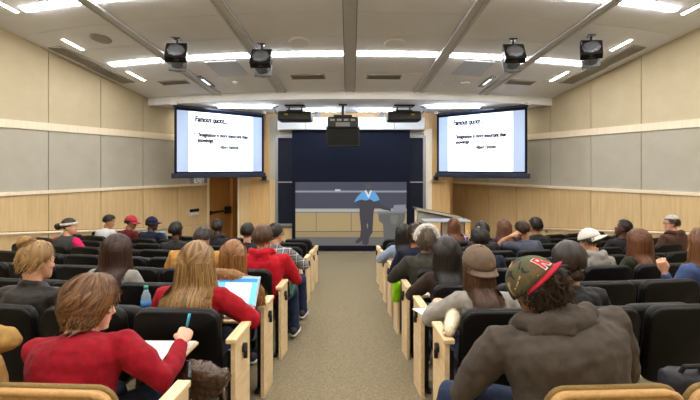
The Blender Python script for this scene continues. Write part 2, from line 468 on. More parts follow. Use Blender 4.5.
for (cx, cy, lr) in ((73, 44, 0.46), (136, 75.5, 0.5), (621, 44.5, 0.46), (559, 76, 0.5), (3, 4, 0.5), (697, 6, 0.5)):
    o = thing('wall_wash_light', (0, 0, 0), 'short slim ceiling light along the %s wall, %s' % ('exit door side' if cx < 350 else 'lectern side', 'between vent and stage' if cy > 60 else ('beside the farther vent' if cy > 20 else 'behind both vents')), 'light', 'short lights along the walls')
    quad_on_ceiling(cx, cy, lr, 0.10, -0.012, 0.0).build('housing', M_white, o)
    quad_on_ceiling(cx, cy, lr - 0.04, 0.06, -0.02, -0.012).build('diffuser', M_lampsm, o)
for (cx, cy) in ((206, 81), (487, 81)):
    o = thing('ceiling_accent_light', (0, 0, 0), 'dim short light beside a grey ceiling strip near the %s screen' % ('door side' if cx < 350 else 'lectern side'), 'light')
    quad_on_ceiling(cx, cy, 0.55, 0.11, -0.03, 0.0).build('housing', M_grey, o)
    quad_on_ceiling(cx, cy - 0.3, 0.3, 0.06, -0.035, -0.03).build('diffuser', mat('dim_diffuser', (240, 246, 255), 0.5, emit=1.5), o)
# vents, speakers, access panels
for (cx, cy) in ((77, 57), (111, 74), (618, 56.5), (583, 74.5)):
    o = thing('wall_side_vent', (0, 0, 0), 'wide grey ceiling vent against the %s wall, %s the stage' % ('exit door side' if cx < 350 else 'lectern side', 'nearer' if cy > 65 else 'farther from'), 'vent', 'wide vents along the walls')
    quad_on_ceiling(cx, cy, 0.92, 0.40, -0.015, 0.0).build('frame', M_vent, o)
    p = pix_ceiling(cx, cy); r = math.hypot(p.x, FAN - p.y); t = math.atan2(p.x, FAN - p.y)
    for i in range(9):
        e = -0.17 + i * 0.0425
        arc_slab(h := MB(), r - 0.42, r + 0.42, lambda q: t + (e - 0.012) / q, lambda q: t + (e + 0.012) / q, -0.026, -0.014, 1); h.build('slat', M_vent, o)
for (cx, cy) in ((173.5, 82), (308, 76.5), (384, 76.5), (520, 82)):
    o = thing('slot_vent', (0, 0, 0), 'narrow grey slot vent near the stage, %s' % {173.5: 'by the exit door wall', 308: 'beside centre strip, exit door side', 384: 'beside centre strip, lectern side', 520: 'by the lectern side wall'}[cx], 'vent', 'slot vents near the stage')
    quad_on_ceiling(cx, cy, 0.22, 0.72, -0.012, 0.0).build('frame', M_vent, o)
    p = pix_ceiling(cx, cy); r = math.hypot(p.x, FAN - p.y); t = math.atan2(p.x, FAN - p.y)
    for i in range(3):
        arc_slab(h := MB(), r - 0.075 + i * 0.055, r - 0.045 + i * 0.055, lambda q: t - 0.33 / q, lambda q: t + 0.33 / q, -0.022, -0.011, 1); h.build('slat', mat('vent_dark', (112, 108, 103), 0.7), o)
for (cx, cy) in ((101, 38.5), (299, 42), (395, 43)):
    p = pix_ceiling(cx, cy)
    nrm = Vector((p.x, p.y - FAN, 0)).normalized() * 0.232 + Vector((0, 0, -1))
    o = thing('ceiling_speaker', p, 'round flush ceiling speaker with %s' % ('grey grille by the wall' if cx < 200 else ('pale grille, exit door side of centre strip' if cx < 350 else 'pale grille, lectern side of centre strip')), 'speaker', 'round ceiling speakers')
    q = Vector((0, 0, 1)).rotation_difference(nrm.normalized()).to_matrix()
    h = MB().tube([(0, 0, 0.001), (0, 0, 0.014)], [0.19, 0.18], 20); h.xf(q.to_4x4()); h.build('rim', M_white if cx > 200 else M_vent, o)
    h = MB().tube([(0, 0, 0.013), (0, 0, 0.02)], [0.16, 0.15], 20); h.xf(q.to_4x4()); h.build('grille', M_ceil if cx > 200 else M_vent, o)
for cx in (227, 473):
    o = thing('ceiling_access_panel', (0, 0, 0), 'blue grey ceiling hatch above the %s screen' % ('door side' if cx < 350 else 'lectern side'), 'hatch')
    quad_on_ceiling(cx, 68, 0.62, 0.66, -0.012, 0.0).build('hatch', M_bluegrey, o)
    c2 = cx + (12 if cx < 350 else -10)
    o = thing('ceiling_cassette', (0, 0, 0), 'square white ceiling cassette with round sensor above the %s screen' % ('door side' if cx < 350 else 'lectern side'), 'cassette')
    quad_on_ceiling(c2, 81, 0.5, 0.66, -0.012, 0.0).build('frame', M_plaster, o)
    quad_on_ceiling(c2, 81, 0.40, 0.5, -0.02, -0.012).build('cover', M_ceil, o)
    p = pix_ceiling(c2 - (2 if cx < 350 else -2), 82)
    MB().ell((p.x, p.y, p.z - 0.02), (0.11, 0.11, 0.05)).build('sensor', M_white, o, smooth=True)
# added fill lamps, hidden by the side screens, brightening door, alcoves and walls
for (x, y, w_) in ((-3.55, 13.9, 'exit door'), (3.35, 14.3, 'lectern'), (-4.15, 12.55, 'exit door wall'), (4.15, 12.55, 'lectern wall')):
    o = thing('alcove_fill_lamp', (x, y, STAGE_Z), 'small added fill lamp hidden in the alcove behind the screen, %s side' % w_, 'light')
    MB().tube([(0, 0, 0.0), (0, 0, -0.02)], [0.13, 0.12], 18).build('trim_ring', M_white, o); MB().tube([(0, 0, -0.018), (0, 0, -0.026)], [0.1, 0.1], 18).build('diffuser', mat('fill_lamp_lens', (255, 244, 226), 0.5, emit=95.0), o)
# stage ceiling lights (flat)
for (x0, x1, yy) in ((218, 272, 105.2), (305, 340, 108.8), (357, 393, 108.8), (427, 480, 105.2)):
    d = 1.57 * F / (HZ - yy)
    xa, xb = (x0 - 350) / F * d, (x1 - 350) / F * d
    o = thing('stage_light', (0, 0, 0), 'cool white slim stage ceiling light %s, %s side' % ('beside the middle projector' if 300 < x0 < 400 else 'above the side screen', 'exit door' if x0 < 350 else 'lectern'), 'light', 'stage ceiling lights')
    MB().box(((xa + xb) / 2, d, STAGE_Z - 0.008), (xb - xa, 0.2, 0.016)).build('housing', M_white, o)
    MB().box(((xa + xb) / 2, d, STAGE_Z - 0.041), (xb - xa - 0.03, 0.12, 0.05)).build('diffuser', M_lampstage, o)

# ------------------------------------------------------------------ theatre spotlights on the ceiling
def spot(px, py, label, face):
    p = pix_ceiling(px, py)
    o = thing('stage_spotlight', p, label, 'spotlight', 'theatre spotlights')
    k = p.y / F        # metres per pixel there
    h = MB(); h.tube([(0, 0, 0.02), (0, 0, -0.10)], 0.02, 8); h.box((0, 0, -0.005), (0.12, 0.12, 0.03)); h.build('stem', M_blackmetal, o)
    h = MB(); w = 0.17
    h.tube([(-w, 0, -0.36), (-w, 0, -0.10), (w, 0, -0.10), (w, 0, -0.36)], 0.022, 6, up=(0, 1, 0)); h.build('yoke', M_blackmetal, o)
    q = Euler((R(-36), 0, R(face))).to_matrix().to_4x4()
    M0 = Matrix.Translation((0, 0, -0.34)) @ q
    h = MB(); h.tube([(0, -0.20, 0), (0, -0.18, 0), (0, -0.02, 0), (0, 0.05, 0), (0, 0.17, 0)], [0.10, 0.15, 0.17, 0.15, 0.12], 8); h.xf(M0)
    bd = h.build('lamp_body', mat('spot_grey', (96, 98, 104), 0.4, (84, 86, 92), scale=20), o, smooth=False)
    h = MB()
    for i in range(3): h.box((0, -0.15 + i * 0.05, 0), (0.36, 0.018, 0.34))
    h.xf(M0); h.build('cooling_fin', M_blackmetal, bd)
    h = MB(); h.box((0, 0.17, 0), (0.30, 0.04, 0.30)); h.tube([(0, 0.18, 0), (0, 0.23, 0)], [0.13, 0.135], 14); h.xf(M0); h.build('lens_hood', mat('spot_silver', (150, 154, 160), 0.35, metal=0.4), bd)
    h = MB(); h.tube([(-0.02, -0.05, -0.02), (-0.17, -0.02, 0.06), (-0.16, 0.0, 0.12), (-0.22, 0.0, 0.14)], 0.012, 6); h.build('cable', M_blackmetal, o)
    h = MB(); h.ell((-0.22, 0, 0.10), (0.04, 0.04, 0.05)); 
    return o
spot(177, 38.5, 'dark theatre spotlight on the ceiling above the door side wall', 12)
spot(262, 44.5, 'dark theatre spotlight hanging before the bright ceiling light row', 0)
spot(513, 39.5, 'dark theatre spotlight above the lectern side screen', -5)
spot(591, 35.5, 'dark theatre spotlight with looped cable above the wall away from the door', -25)

# ------------------------------------------------------------------ projectors over the stage
def projector(px, d, label, mirror):
    o = thing('projector', ((px - 350) / F * d, d, STAGE_Z), label, 'projector')
    MB().box((0, 0, -0.02), (0.5, 0.4, 0.04)).build('ceiling_plate', M_blackmetal, o)
    h = MB()
    for sx in (-0.16, 0.16): h.tube([(sx, 0, 0), (sx, 0, -0.14)], 0.02, 8)
    h.box((0, 0, -0.14), (0.42, 0.3, 0.03)); h.build('mount', M_blackmetal, o)
    b = MB().box((0, 0, -0.285), (0.84, 0.55, 0.24), bev=0.05).build('case', mat('projector_black', (30, 30, 33), 0.45, (24, 24, 27), scale=20), o)
    h = MB()
    for i in range(7): h.box((mirror * (0.06 + i * 0.035), -0.278, -0.29), (0.012, 0.02, 0.12))
    h.build('vent_grille', M_blackmetal, b)
    MB().tube([(-0.2 * mirror, 0.25, -0.28), (-0.2 * mirror, 0.33, -0.28)], [0.085, 0.075], 14).build('lens', M_grey, b)
    MB().box((-0.2 * mirror, -0.28, -0.25), (0.09, 0.012, 0.03)).build('label_plate', mat('projector_label', (196, 176, 60), 0.5), b)
    h = MB(); h.tube([(-0.42 * mirror, -0.05, -0.02), (-0.52 * mirror, -0.05, -0.06), (-0.50 * mirror, -0.05, -0.16), (-0.40 * mirror, -0.05, -0.24)], 0.014, 6); h.build('cable', M_blackmetal, o)
projector(295.5, 11.75, 'black projector on the stage ceiling nearer the exit door', 1)
projector(403.5, 11.75, 'black projector on the stage ceiling nearer the lectern', -1)
d = 11.55; o = thing('projector', ((343 - 350) / F * d, d, STAGE_Z), 'large black projector on a pole with a smoked glass hood below', 'projector')
MB().box((0, 0, -0.015), (0.2, 0.2, 0.03)).build('ceiling_plate', M_blackmetal, o)
MB().tube([(0, 0, 0), (0, 0, -0.34)], 0.035, 10).build('pole', M_blackmetal, o)
MB().box((0, 0, -0.30), (0.46, 0.3, 0.06), bev=0.015).build('mount', M_blackmetal, o)
b = MB().box((0, 0, -0.47), (0.74, 0.6, 0.28), bev=0.04).build('case', MATS['projector_black'], o)
h = MB(); h.box((0, -0.305, -0.52), (0.34, 0.02, 0.1)); h.build('control_panel', M_grey, b)
h = MB()
for i in range(4): h.box((-0.25 + i * 0.165, -0.31, -0.41), (0.11, 0.014, 0.05))
h.build('connector_row', M_vent, b)
h = MB()
for (a, c, s) in (((-0.39, 0), -0.80, (0.022, 0.5, 0.48)), ((0.39, 0), -0.80, (0.022, 0.5, 0.48)), ((0, 0), -1.03, (0.80, 0.5, 0.022)), ((0, 0), -0.60, (0.80, 0.5, 0.022))):
    h.box((a[0], a[1], c), s)
h.build('hood_frame', M_blackmetal, o)
MB().box((0, -0.24, -0.815), (0.76, 0.012, 0.42)).build('smoked_glass', mat('smoked_glass', (10, 18, 15), 0.3, (8, 15, 12), scale=6, spec=0.2), o)

# ------------------------------------------------------------------ side screens with slides
M_slide = mat('slide_white', (240, 243, 250), 0.9, emit=0.8)
M_slidebar = mat('slide_edge_bar', (176, 194, 224), 0.9, emit=0.42)
M_ink = mat('slide_ink', (16, 16, 22), 0.9)
def side_screen(A, B, label):   # A, B: lower corners (left, right as seen)
    A = Vector(A); B = Vector(B); u = (B - A); W = u.length; u.normalize(); up = Vector((0, 0, 1)); n = u.cross(up)
    H = 1.60
    c = (A + B) / 2
    o = thing('projection_screen', (c.x, c.y, A.z), label, 'projection screen', 'screens showing the slide')
    rot = Matrix(((u.x, -n.x, 0), (u.y, -n.y, 0), (0, 0, 1)))
    def bx(x, y, z, s, nm, mt, par=o, bev=0): return MB().box(rot @ Vector((x, y, z)), s, rot, bev).build(nm, mt, par)
    bx(0, 0.02, 0.05 + H / 2, (W, 0.012, H), 'screen_cloth', M_screenblack)
    bx(0, 0.02, 0.0, (W + 0.14, 0.06, 0.12), 'bottom_bar', mat('bar_navy', (24, 34, 56), 0.4), bev=0.015)
    bx(0, 0.02, H + 0.075, (W + 0.06, 0.07, 0.06), 'screen_housing', MATS['bar_navy'], bev=0.015)
    for sx in (-1, 1):
        bx(sx * (W / 2 + 0.02), 0.02, H + 0.125, (0.10, 0.12, 0.07), 'mount_bracket', M_white)
        bx(sx * (W / 2 - 0.015), 0.01, 0.05 + H / 2, (0.05, 0.012, H), 'border', M_screenblack)
    z0, z1 = 0.10, H - 0.02
    wi = W - 0.10
    im = bx(0, 0.008, (z0 + z1) / 2, (wi * 0.76, 0.006, z1 - z0), 'slide_image', M_slide)
    for sx in (-1, 1): bx(sx * wi * 0.44, 0.008, (z0 + z1) / 2, (wi * 0.118, 0.006, z1 - z0), 'slide_edge', M_slidebar)
    def tx(s, size, x, z, bold=0.0, shear=0.0):
        o_ = place_text(s, size, rot @ Vector((x, 0.0035, z)), u, up, M_ink, im, bold=0.0, shear=shear, sx=0.86, sy=1.25)
        bm = bmesh.new(); bm.from_mesh(o_.data); g_ = bm.verts[:] + bm.edges[:] + bm.faces[:]      # heavier strokes: copies a few millimetres apart
        for dx_, dz_ in ((bold, 0), (bold * 2, 0), (0, bold), (bold * 2, bold)):
            d_ = bmesh.ops.duplicate(bm, geom=g_); bmesh.ops.translate(bm, vec=u * dx_ + up * dz_ - n * 0.0, verts=[v for v in d_['geom'] if isinstance(v, bmesh.types.BMVert)])
        bm.to_mesh(o_.data); bm.free()
    tx('Famous quote...', 0.165, -wi * 0.315, H - 0.27, 0.009, 0.12)
    tx('\u2022', 0.14, -wi * 0.325, H - 0.63, 0.004)
    tx('\u201cImagination is more important than', 0.115, -wi * 0.285, H - 0.63, 0.007)
    tx('knowledge.\u201d', 0.115, -wi * 0.285, H - 0.77, 0.007)
    tx('- Albert Einstein', 0.108, -wi * 0.055, H - 0.92, 0.006)
    return o
side_screen((-4.16, 11.1, CZ - 0.19), (-2.40, 12.95, CZ - 0.19), 'tilted projection screen with the quote slide above the exit door')
side_screen((2.42, 12.95, CZ - 0.19), (4.20, 11.1, CZ - 0.19), 'tilted projection screen with the quote slide above the lectern')

# little cameras on shelves beside the boards
for px, nm in ((265, 'exit door'), (435, 'lectern')):
    x = (px - 350) / F * BY
    o = thing('wall_camera', (x, BY - 0.03, CZ - 0.36), 'small black camera on a grey shelf, %s side of the boards' % nm, 'camera')
    MB().box((0, -0.10, 0), (0.26, 0.2, 0.02)).build('shelf', M_grey, o)
    MB().box((0, -0.10, 0.03), (0.14, 0.14, 0.04), bev=0.01).build('camera_base', M_blackmetal, o)
    MB().ell((0, -0.11, 0.10), (0.075, 0.075, 0.07)).build('camera_head', M_blackmetal, o, smooth=True)
    MB().tube([(0, -0.16, 0.10), (0, -0.20, 0.10)], 0.035, 10).build('lens', M_blackmetal, o)

# ------------------------------------------------------------------ boards and centre screen
bd = thing('chalkboard', (0.015, BY, 0), 'dark sliding boards in an aluminium frame behind the centre screen', 'board')
xl, xr, zb, zt, zm = -2.08 - 0.015, 2.11 - 0.015, CZ - 1.6, CZ + 0.88, CZ - 0.40
YB = -0.05
for (z0, z1) in ((zb, zm), (zm, zt)):
    for (x0, x1) in ((xl, 0), (0, xr)):
        MB().box(((x0 + x1) / 2, YB, (z0 + z1) / 2), (x1 - x0 - 0.02, 0.03, z1 - z0 - 0.02)).build('board_panel', M_board, bd)
for (c, s) in (((xl, zb / 2 + zt / 2), (0.08, zt - zb + 0.08)), ((xr, zb / 2 + zt / 2), (0.08, zt - zb + 0.08))):
    MB().box((c[0], YB - 0.01, c[1]), (s[0], 0.06, s[1])).build('frame_post', M_alu, bd)
for z in (zb, zm, zt):
    MB().box((0.0, YB - 0.015, z), (xr - xl, 0.06, 0.05 if z != zm else 0.035)).build('frame_rail', M_alu, bd)
MB().box((0.0, YB - 0.06, zb - 0.02), (xr - xl, 0.1, 0.03)).build('chalk_tray', M_alu, bd)

SY = 13.1
cs = thing('projection_screen', (0, SY, 0), 'large black bordered centre screen showing a lecturer by a desk', 'projection screen')
def sx_(px): return (px - 350) / F * SY
def sz_(py): return CZ + (HZ - py) / F * SY
def srect(px0, py0, px1, py1, mt, lay, nm, par):
    return MB().box(((sx_(px0) + sx_(px1)) / 2, -0.004 * lay, (sz_(py0) + sz_(py1)) / 2), (sx_(px1) - sx_(px0), 0.004, sz_(py0) - sz_(py1))).build(nm, mt, par)
def spoly(pts, mt, lay, nm, par):
    P = [(sx_(a), sz_(b)) for a, b in pts]; n = len(P)
    y0, y1 = -0.004 * lay + 0.002, -0.004 * lay - 0.002
    m = MB(); m.add([(x, y0, z) for x, z in P] + [(x, y1, z) for x, z in P], [tuple(range(n)), tuple(range(2 * n - 1, n - 1, -1))] + [(i, (i + 1) % n, n + (i + 1) % n, n + i) for i in range(n)])
    return m.build(nm, mt, par)
srect(292, 129, 410, 247, M_screenblack, 0, 'screen_cloth', cs)
MB().box(((sx_(291) + sx_(411)) / 2, 0, sz_(247.6)), (sx_(411) - sx_(291), 0.07, 0.12), bev=0.015).build('bottom_bar', M_screenblack, cs)
MB().box(((sx_(278) + sx_(424)) / 2, 0.03, (sz_(117.5) + sz_(130)) / 2), (sx_(424) - sx_(278), 0.30, sz_(117.5) - sz_(130)), bev=0.02).build('screen_housing', M_white, cs)
for px in (306, 394): MB().box((sx_(px), -0.125, (sz_(117.5) + sz_(130)) / 2), (0.012, 0.012, sz_(117.5) - sz_(130) - 0.02)).build('housing_seam', M_grey, cs)
for sg in (-1, 1): MB().box((sg * 0.9 , 0.03, (sz_(117.5) + STAGE_Z) / 2), (0.1, 0.1, STAGE_Z - sz_(117.5) + 0.05)).build('mount_bracket', M_grey, cs)
def em(name, c, e=0.95): return mat('picture_' + name, tuple(int(v * 0.3) for v in c), 0.9, emit=0.0) if False else _em(name, c, e)
def _em(name, c, e):
    m = mat('picture_' + name, c, 0.9, emit=e)
    m.node_tree.nodes['Principled BSDF'].inputs['Base Color'].default_value = (0.02, 0.02, 0.025, 1)
    return m
img = srect(295.5, 182, 406.5, 245.5, em('grey', (72, 74, 88)), 1, 'projected_image', cs)
srect(295.5, 183, 406.5, 209, em('slate', (66, 68, 82)), 2, 'projected_board', img)
srect(295.5, 190.6, 406.5, 192.4, em('tray', (150, 156, 164)), 3, 'projected_tray', img)
srect(335, 189.3, 340.5, 191, em('white', (205, 210, 214)), 4, 'projected_eraser', img)
srect(295.5, 208.6, 406.5, 212, em('counter_top', (176, 176, 170)), 3, 'projected_counter_top', img)
M_pw = em('wood', (176, 152, 104)); M_pw2 = em('wood_low', (160, 138, 94))
for a, b in ((295.5, 316), (316.5, 351), (351.5, 386), (386.5, 406.5)):
    srect(a, 212.6, b, 231, M_pw, 3, 'projected_wood_panel', img)
srect(295.5, 231.6, 406.5, 237, M_pw2, 3, 'projected_plinth', img)
srect(295.5, 237, 406.5, 245.5, em('floor', (104, 102, 98)), 3, 'projected_floor', img)
pd = spoly([(378, 212), (405.5, 211), (405, 218), (403, 224), (401, 245), (384, 245), (383, 224), (379, 221)], em('podium', (98, 98, 96)), 4, 'projected_podium', img)
spoly([(376, 211.5), (406, 210.5), (406, 213), (377, 213.5)], em('podium_top', (128, 128, 128)), 5, 'projected_podium_top', img)
spoly([(390, 215), (398, 215), (397.5, 222), (394, 225), (390.5, 222)], em('crest', (118, 116, 108)), 5, 'projected_crest', img)
spoly([(394, 205), (405.5, 204.5), (406, 211), (392, 211.5)], em('laptop', (136, 142, 154)), 6, 'projected_laptop', img)
M_sil = em('figure', (58, 56, 62))
lec = spoly([(358, 203), (359, 199), (363, 195), (368, 193), (372, 193), (376, 195), (379, 199), (380, 204), (384, 206), (391, 209), (391, 211), (383, 209.5), (375, 206), (373.5, 212),
       (373, 222), (372.5, 232), (369, 238), (368.5, 243.5), (366, 245), (362.5, 244), (362, 240), (359.5, 242.5), (356, 243.5), (355.5, 241), (360, 237), (361, 228), (359.5, 215), (359.5, 206), (356, 205.5)], M_sil, 6, 'projected_lecturer', img)
spoly([(354, 202), (357, 197), (361, 193), (365.5, 190.5), (367, 195), (368.5, 197.5), (370, 195), (371.5, 190.5), (375, 192), (378.5, 197), (379.5, 200), (374, 201.5), (370, 199), (366, 200.5), (361, 199.5)], em('blue_shirt', (96, 166, 226), 0.95), 7, 'projected_shirt', img)
spoly([(364.5, 190.5), (366.5, 190.2), (368.4, 194.5), (370.2, 190.2), (372, 190.5), (369, 197.6), (367.8, 197.6)], em('collar', (222, 234, 244), 0.95), 8, 'projected_collar', img)
spoly([(368 + 3.3 * math.cos(a * math.pi / 6), 187.4 + 4.4 * math.sin(a * math.pi / 6)) for a in range(12)], em('face', (84, 74, 74)), 8, 'projected_head', img)
spoly([(366.6, 224.5), (367.5, 223), (368.2, 226), (367.3, 229)], em('gap', (150, 140, 120)), 7, 'projected_gap', img)

# ------------------------------------------------------------------ lectern and table by the front wall
def fpt(px, d): return ((px - 350) / F * d)
d = 11.9
o = thing('lectern', (fpt(420, d), d, 0.0), 'wooden lectern desk with a dark sloping top beside the centre screen', 'lectern')
k = d / F
MB().box((0.05, 0.1, 0.42), (0.30, 0.5, 0.84)).build('cabinet', M_oak, o)
MB().box((-0.10, -0.1, 1.06), (0.09, 0.10, 0.46)).build('side_panel', M_maple_light, o)
q = Euler((0, R(11), 0)).to_matrix()
MB().box((0.42, -0.02, 1.20), (1.15, 0.62, 0.035), q).build('sloping_top', mat('lectern_top', (92, 86, 74), 0.4, (84, 78, 66), scale=20), o)
MB().box((0.42, -0.34, 1.205), (1.17, 0.03, 0.05), q).build('top_edge', mat('lectern_edge', (172, 166, 146), 0.5), o)
MB().box((0.40, -0.05, 1.02), (1.0, 0.4, 0.26), q).build('panel_below_top', M_vent, o)
d = 11.2
o = thing('instructor_table', (fpt(446, d), d, 0), 'pale wood instructor table with a white top in front of the lectern', 'table')
MB().box((-0.02, 0, 1.075), (1.10, 0.55, 0.03)).build('table_top', mat('table_laminate', (176, 182, 188), 0.6, (168, 174, 180), scale=10), o)
MB().box((-0.36, 0, 0.53), (0.36, 0.5, 1.06)).build('cabinet', M_maple, o)
MB().box((0.12, 0.0, 0.77), (0.52, 0.46, 0.58)).build('modesty_panel', mat('table_taupe', (136, 116, 92), 0.6, (128, 108, 84), scale=10), o)
MB().box((0.46, 0, 0.53), (0.12, 0.5, 1.06)).build('side_panel', M_oak, o)

# ------------------------------------------------------------------ seating
AL, AR = -0.615, 0.505            # aisle edges
PITCH, ROW = 0.55, 0.87
def row_d(k): return 2.60 + ROW * (k - 1)        # depth of the rear top of the backrests
def seat_at(k, X, dy=0.30):      # floor point + heading of a place in row k at arc position X
    r = FAN - (row_d(k) + dy)
    t = X / (FAN - row_d(k))
    x, y = r * math.sin(t), FAN - r * math.cos(t)
    return Vector((x, y, floor_z(fan_depth(x, y)))), t
REC = Matrix.Rotation(R(8), 4, 'X')
def recl(cz, cy):
    return lambda p: Vector((p.x, cy, cz)) + Matrix.Rotation(R(8), 3, 'X') @ Vector((0, p.y, p.z))
ch_back = pad(0.50, 0.47, 0.075, 0.075, 0.03, recl(0.625, -0.238)).mesh('backrest', M_black, True)
ch_shell = pad(0.492, 0.46, 0.03, 0.075, 0.014, recl(0.622, -0.266)).mesh('back_shell', M_blackshell, True)
def flat(cx, cy, cz): return lambda p: Vector((cx + p.x, cy + p.z, cz + p.y))
ch_seat = pad(0.47, 0.44, 0.10, 0.07, 0.03, flat(0, 0.05, 0.345)).mesh('seat', M_black, True)
def tip(p): return Vector((p.x, -0.05 + p.y, 0.60 + p.z))
ch_seat_up = pad(0.47, 0.40, 0.10, 0.07, 0.03, tip).mesh('seat_tipped', M_black, True)
m = MB().box((0, -0.08, 0.598), (0.036, 0.28, 0.032), bev=0.012); ch_arm = m.mesh('armrest', M_blackshell)
m = MB().box((0, -0.12, 0.292), (0.028, 0.10, 0.585)); m.box((0, -0.08, 0.02), (0.034, 0.34, 0.035)); ch_leg = m.mesh('leg', M_blackmetal)
m = MB().box((0, -0.16, 0.34), (0.028, 0.30, 0.68), bev=0.004); ch_end = m.mesh('end_panel', M_maple_end)
m = MB().box((0, -0.16, 0.69), (0.062, 0.32, 0.028), bev=0.006); ch_cap = m.mesh('arm_cap', M_maple_end)
m = MB().tube([(0, 0, 0), (0.02, 0, 0)], 0.028, 10); m.box((0.015, 0, -0.035), (0.02, 0.02, 0.05)); ch_latch = m.mesh('latch', M_blackmetal)
m = MB().box((0, 0, 0), (0.30, 0.26, 0.016), bev=0.005); ch_tab = m.mesh('tablet', M_maple_end)
ORD = ['', 'first', 'second', 'third', 'fourth', 'fifth', 'sixth', 'seventh', 'eighth', 'ninth', 'tenth']
TAKEN = {}      # (row, side, seat) -> True when occupied; filled by the people table
def add_chair(k, side, i, occupied, tablet=False):
    X = (AL - 0.37 - PITCH * i) if side < 0 else (AR + 0.37 + PITCH * i)
    p, t = seat_at(k, X)
    where = 'exit door side' if side < 0 else 'lectern side'
    lab = '%s black chair, %s row ahead of tan chairs, %s, %s' % ('occupied' if occupied else 'empty', ORD[k], where, 'at the aisle' if i == 0 else (ORD[i + 1] + ' from the aisle'))
    o = thing('auditorium_chair', p, lab, 'chair', 'black chairs, row %d %s' % (k, where), t)
    obj('backrest', ch_back, o); obj('back_shell', ch_shell, o)
    obj('seat', ch_seat if occupied else ch_seat_up, o)
    a = obj('armrest', ch_arm, o); a.location.x = side * 0.275
    a = obj('leg', ch_leg, o); a.location.x = side * 0.275
    if i == 0:
        e = obj('end_panel', ch_end, o); e.location.x = -side * 0.335
        c = obj('arm_cap', ch_cap, o); c.location.x = -side * 0.325
        l = obj('latch', ch_latch, e); l.location = (-side * 0.014, -0.16, 0.60); l.scale.x = -side
        a = obj('leg', ch_leg, o); a.location.x = -side * 0.275
    if tablet:
        tb = obj('tablet', ch_tab, o); tb.location = (-side * 0.12, 0.24, 0.655)
    return o
# ------------------------------------------------------------------ people
TMP = bpy.data.scenes.new('workshop')
CLOUD = bpy.data.textures.new('wrinkle', 'CLOUDS'); CLOUD.noise_scale = 0.09; CLOUD.noise_depth = 2
CLOUD2 = bpy.data.textures.new('fluff', 'CLOUDS'); CLOUD2.noise_scale = 0.025; CLOUD2.noise_depth = 2
def remesh(mb, name, voxel, mats, smooth=3, wrinkle=0.0, tex=None, raw=False):
    me = mb.mesh('tmp', mats[0] if isinstance(mats, (list, tuple)) else mats)
    bm = bmesh.new(); bm.from_mesh(me); bmesh.ops.recalc_face_normals(bm, faces=bm.faces); bm.to_mesh(me); bm.free()
    o = bpy.data.objects.new('tmp', me); TMP.collection.objects.link(o)
    rm = o.modifiers.new('r', 'REMESH'); rm.mode = 'VOXEL'; rm.voxel_size = voxel; rm.use_smooth_shade = True
    if smooth:
        sm = o.modifiers.new('s', 'SMOOTH'); sm.iterations = smooth; sm.factor = 0.5
    if wrinkle:
        dp = o.modifiers.new('d', 'DISPLACE'); dp.texture = tex or CLOUD; dp.strength = wrinkle; dp.mid_level = 0.5; dp.texture_coords = 'LOCAL'
    TMP.view_layers[0].update(); dg = TMP.view_layers[0].depsgraph
    if dg is None:
        with bpy.context.temp_override(scene=TMP, view_layer=TMP.view_layers[0]): dg = bpy.context.evaluated_depsgraph_get()
    out = bpy.data.meshes.new_from_object(o.evaluated_get(dg), depsgraph=dg)
    bpy.data.objects.remove(o, do_unlink=True); bpy.data.meshes.remove(me)
    out.materials.clear()
    for m in (mats if isinstance(mats, (list, tuple)) else [mats]): out.materials.append(m)
    out.name = name
    return out
def mesh_arrays(me):
    v = np.empty(len(me.vertices) * 3); me.vertices.foreach_get('co', v)
    return v.reshape(-1, 3), [tuple(p.vertices) for p in me.polygons]

# --- head: rings from chin to crown: z, half width, front y, back y   (head frame: origin at chin level, facing +Y)
HEAD = [(-0.004, 0.022, 0.088, 0.045), (0.012, 0.040, 0.100, 0.015), (0.038, 0.052, 0.103, -0.01), (0.066, 0.062, 0.100, -0.045), (0.095, 0.069, 0.096, -0.078),
        (0.125, 0.074, 0.094, -0.094), (0.155, 0.077, 0.095, -0.100), (0.185, 0.073, 0.086, -0.094), (0.212, 0.057, 0.062, -0.070), (0.229, 0.030, 0.028, -0.034), (0.234, 0.008, 0.006, -0.010)]
HC = Vector((0, -0.002, 0.128)); HR = Vector((0.078, 0.099, 0.108))
def add_head(mb, M):
    n0 = len(mb.v); rs = []
    for z, w, f, b in HEAD:
        c, h = (f + b) / 2, (f - b) / 2
        rs.append([Vector((w * math.copysign(abs(math.cos(a)) ** 0.9, math.cos(a)), c + h * math.copysign(abs(math.sin(a)) ** 0.9, math.sin(a)), z)) for a in [2 * math.pi * j / 18 for j in range(18)]])
    mb.rings(rs)
    mb.tube([(0, 0.088, 0.122), (0, 0.104, 0.100), (0, 0.114, 0.082), (0, 0.100, 0.074)], [0.008, 0.011, 0.015, 0.012], 8)     # nose
    mb.ell((0, 0.092, 0.052), (0.024, 0.014, 0.012)); mb.ell((0, 0.090, 0.012), (0.022, 0.016, 0.014))                             # lips, chin
    for s in (-1, 1):
        mb.ell((s * 0.03, 0.086, 0.134), (0.024, 0.012, 0.008)); mb.ell((s * 0.042, 0.066, 0.088), (0.022, 0.022, 0.018))          # brow, cheek
        mb.ell((s * 0.078, -0.008, 0.108), (0.009, 0.020, 0.031), Euler((R(-12), 0, R(s * 14))).to_matrix())                        # ear
    mb.xf(M, n0)

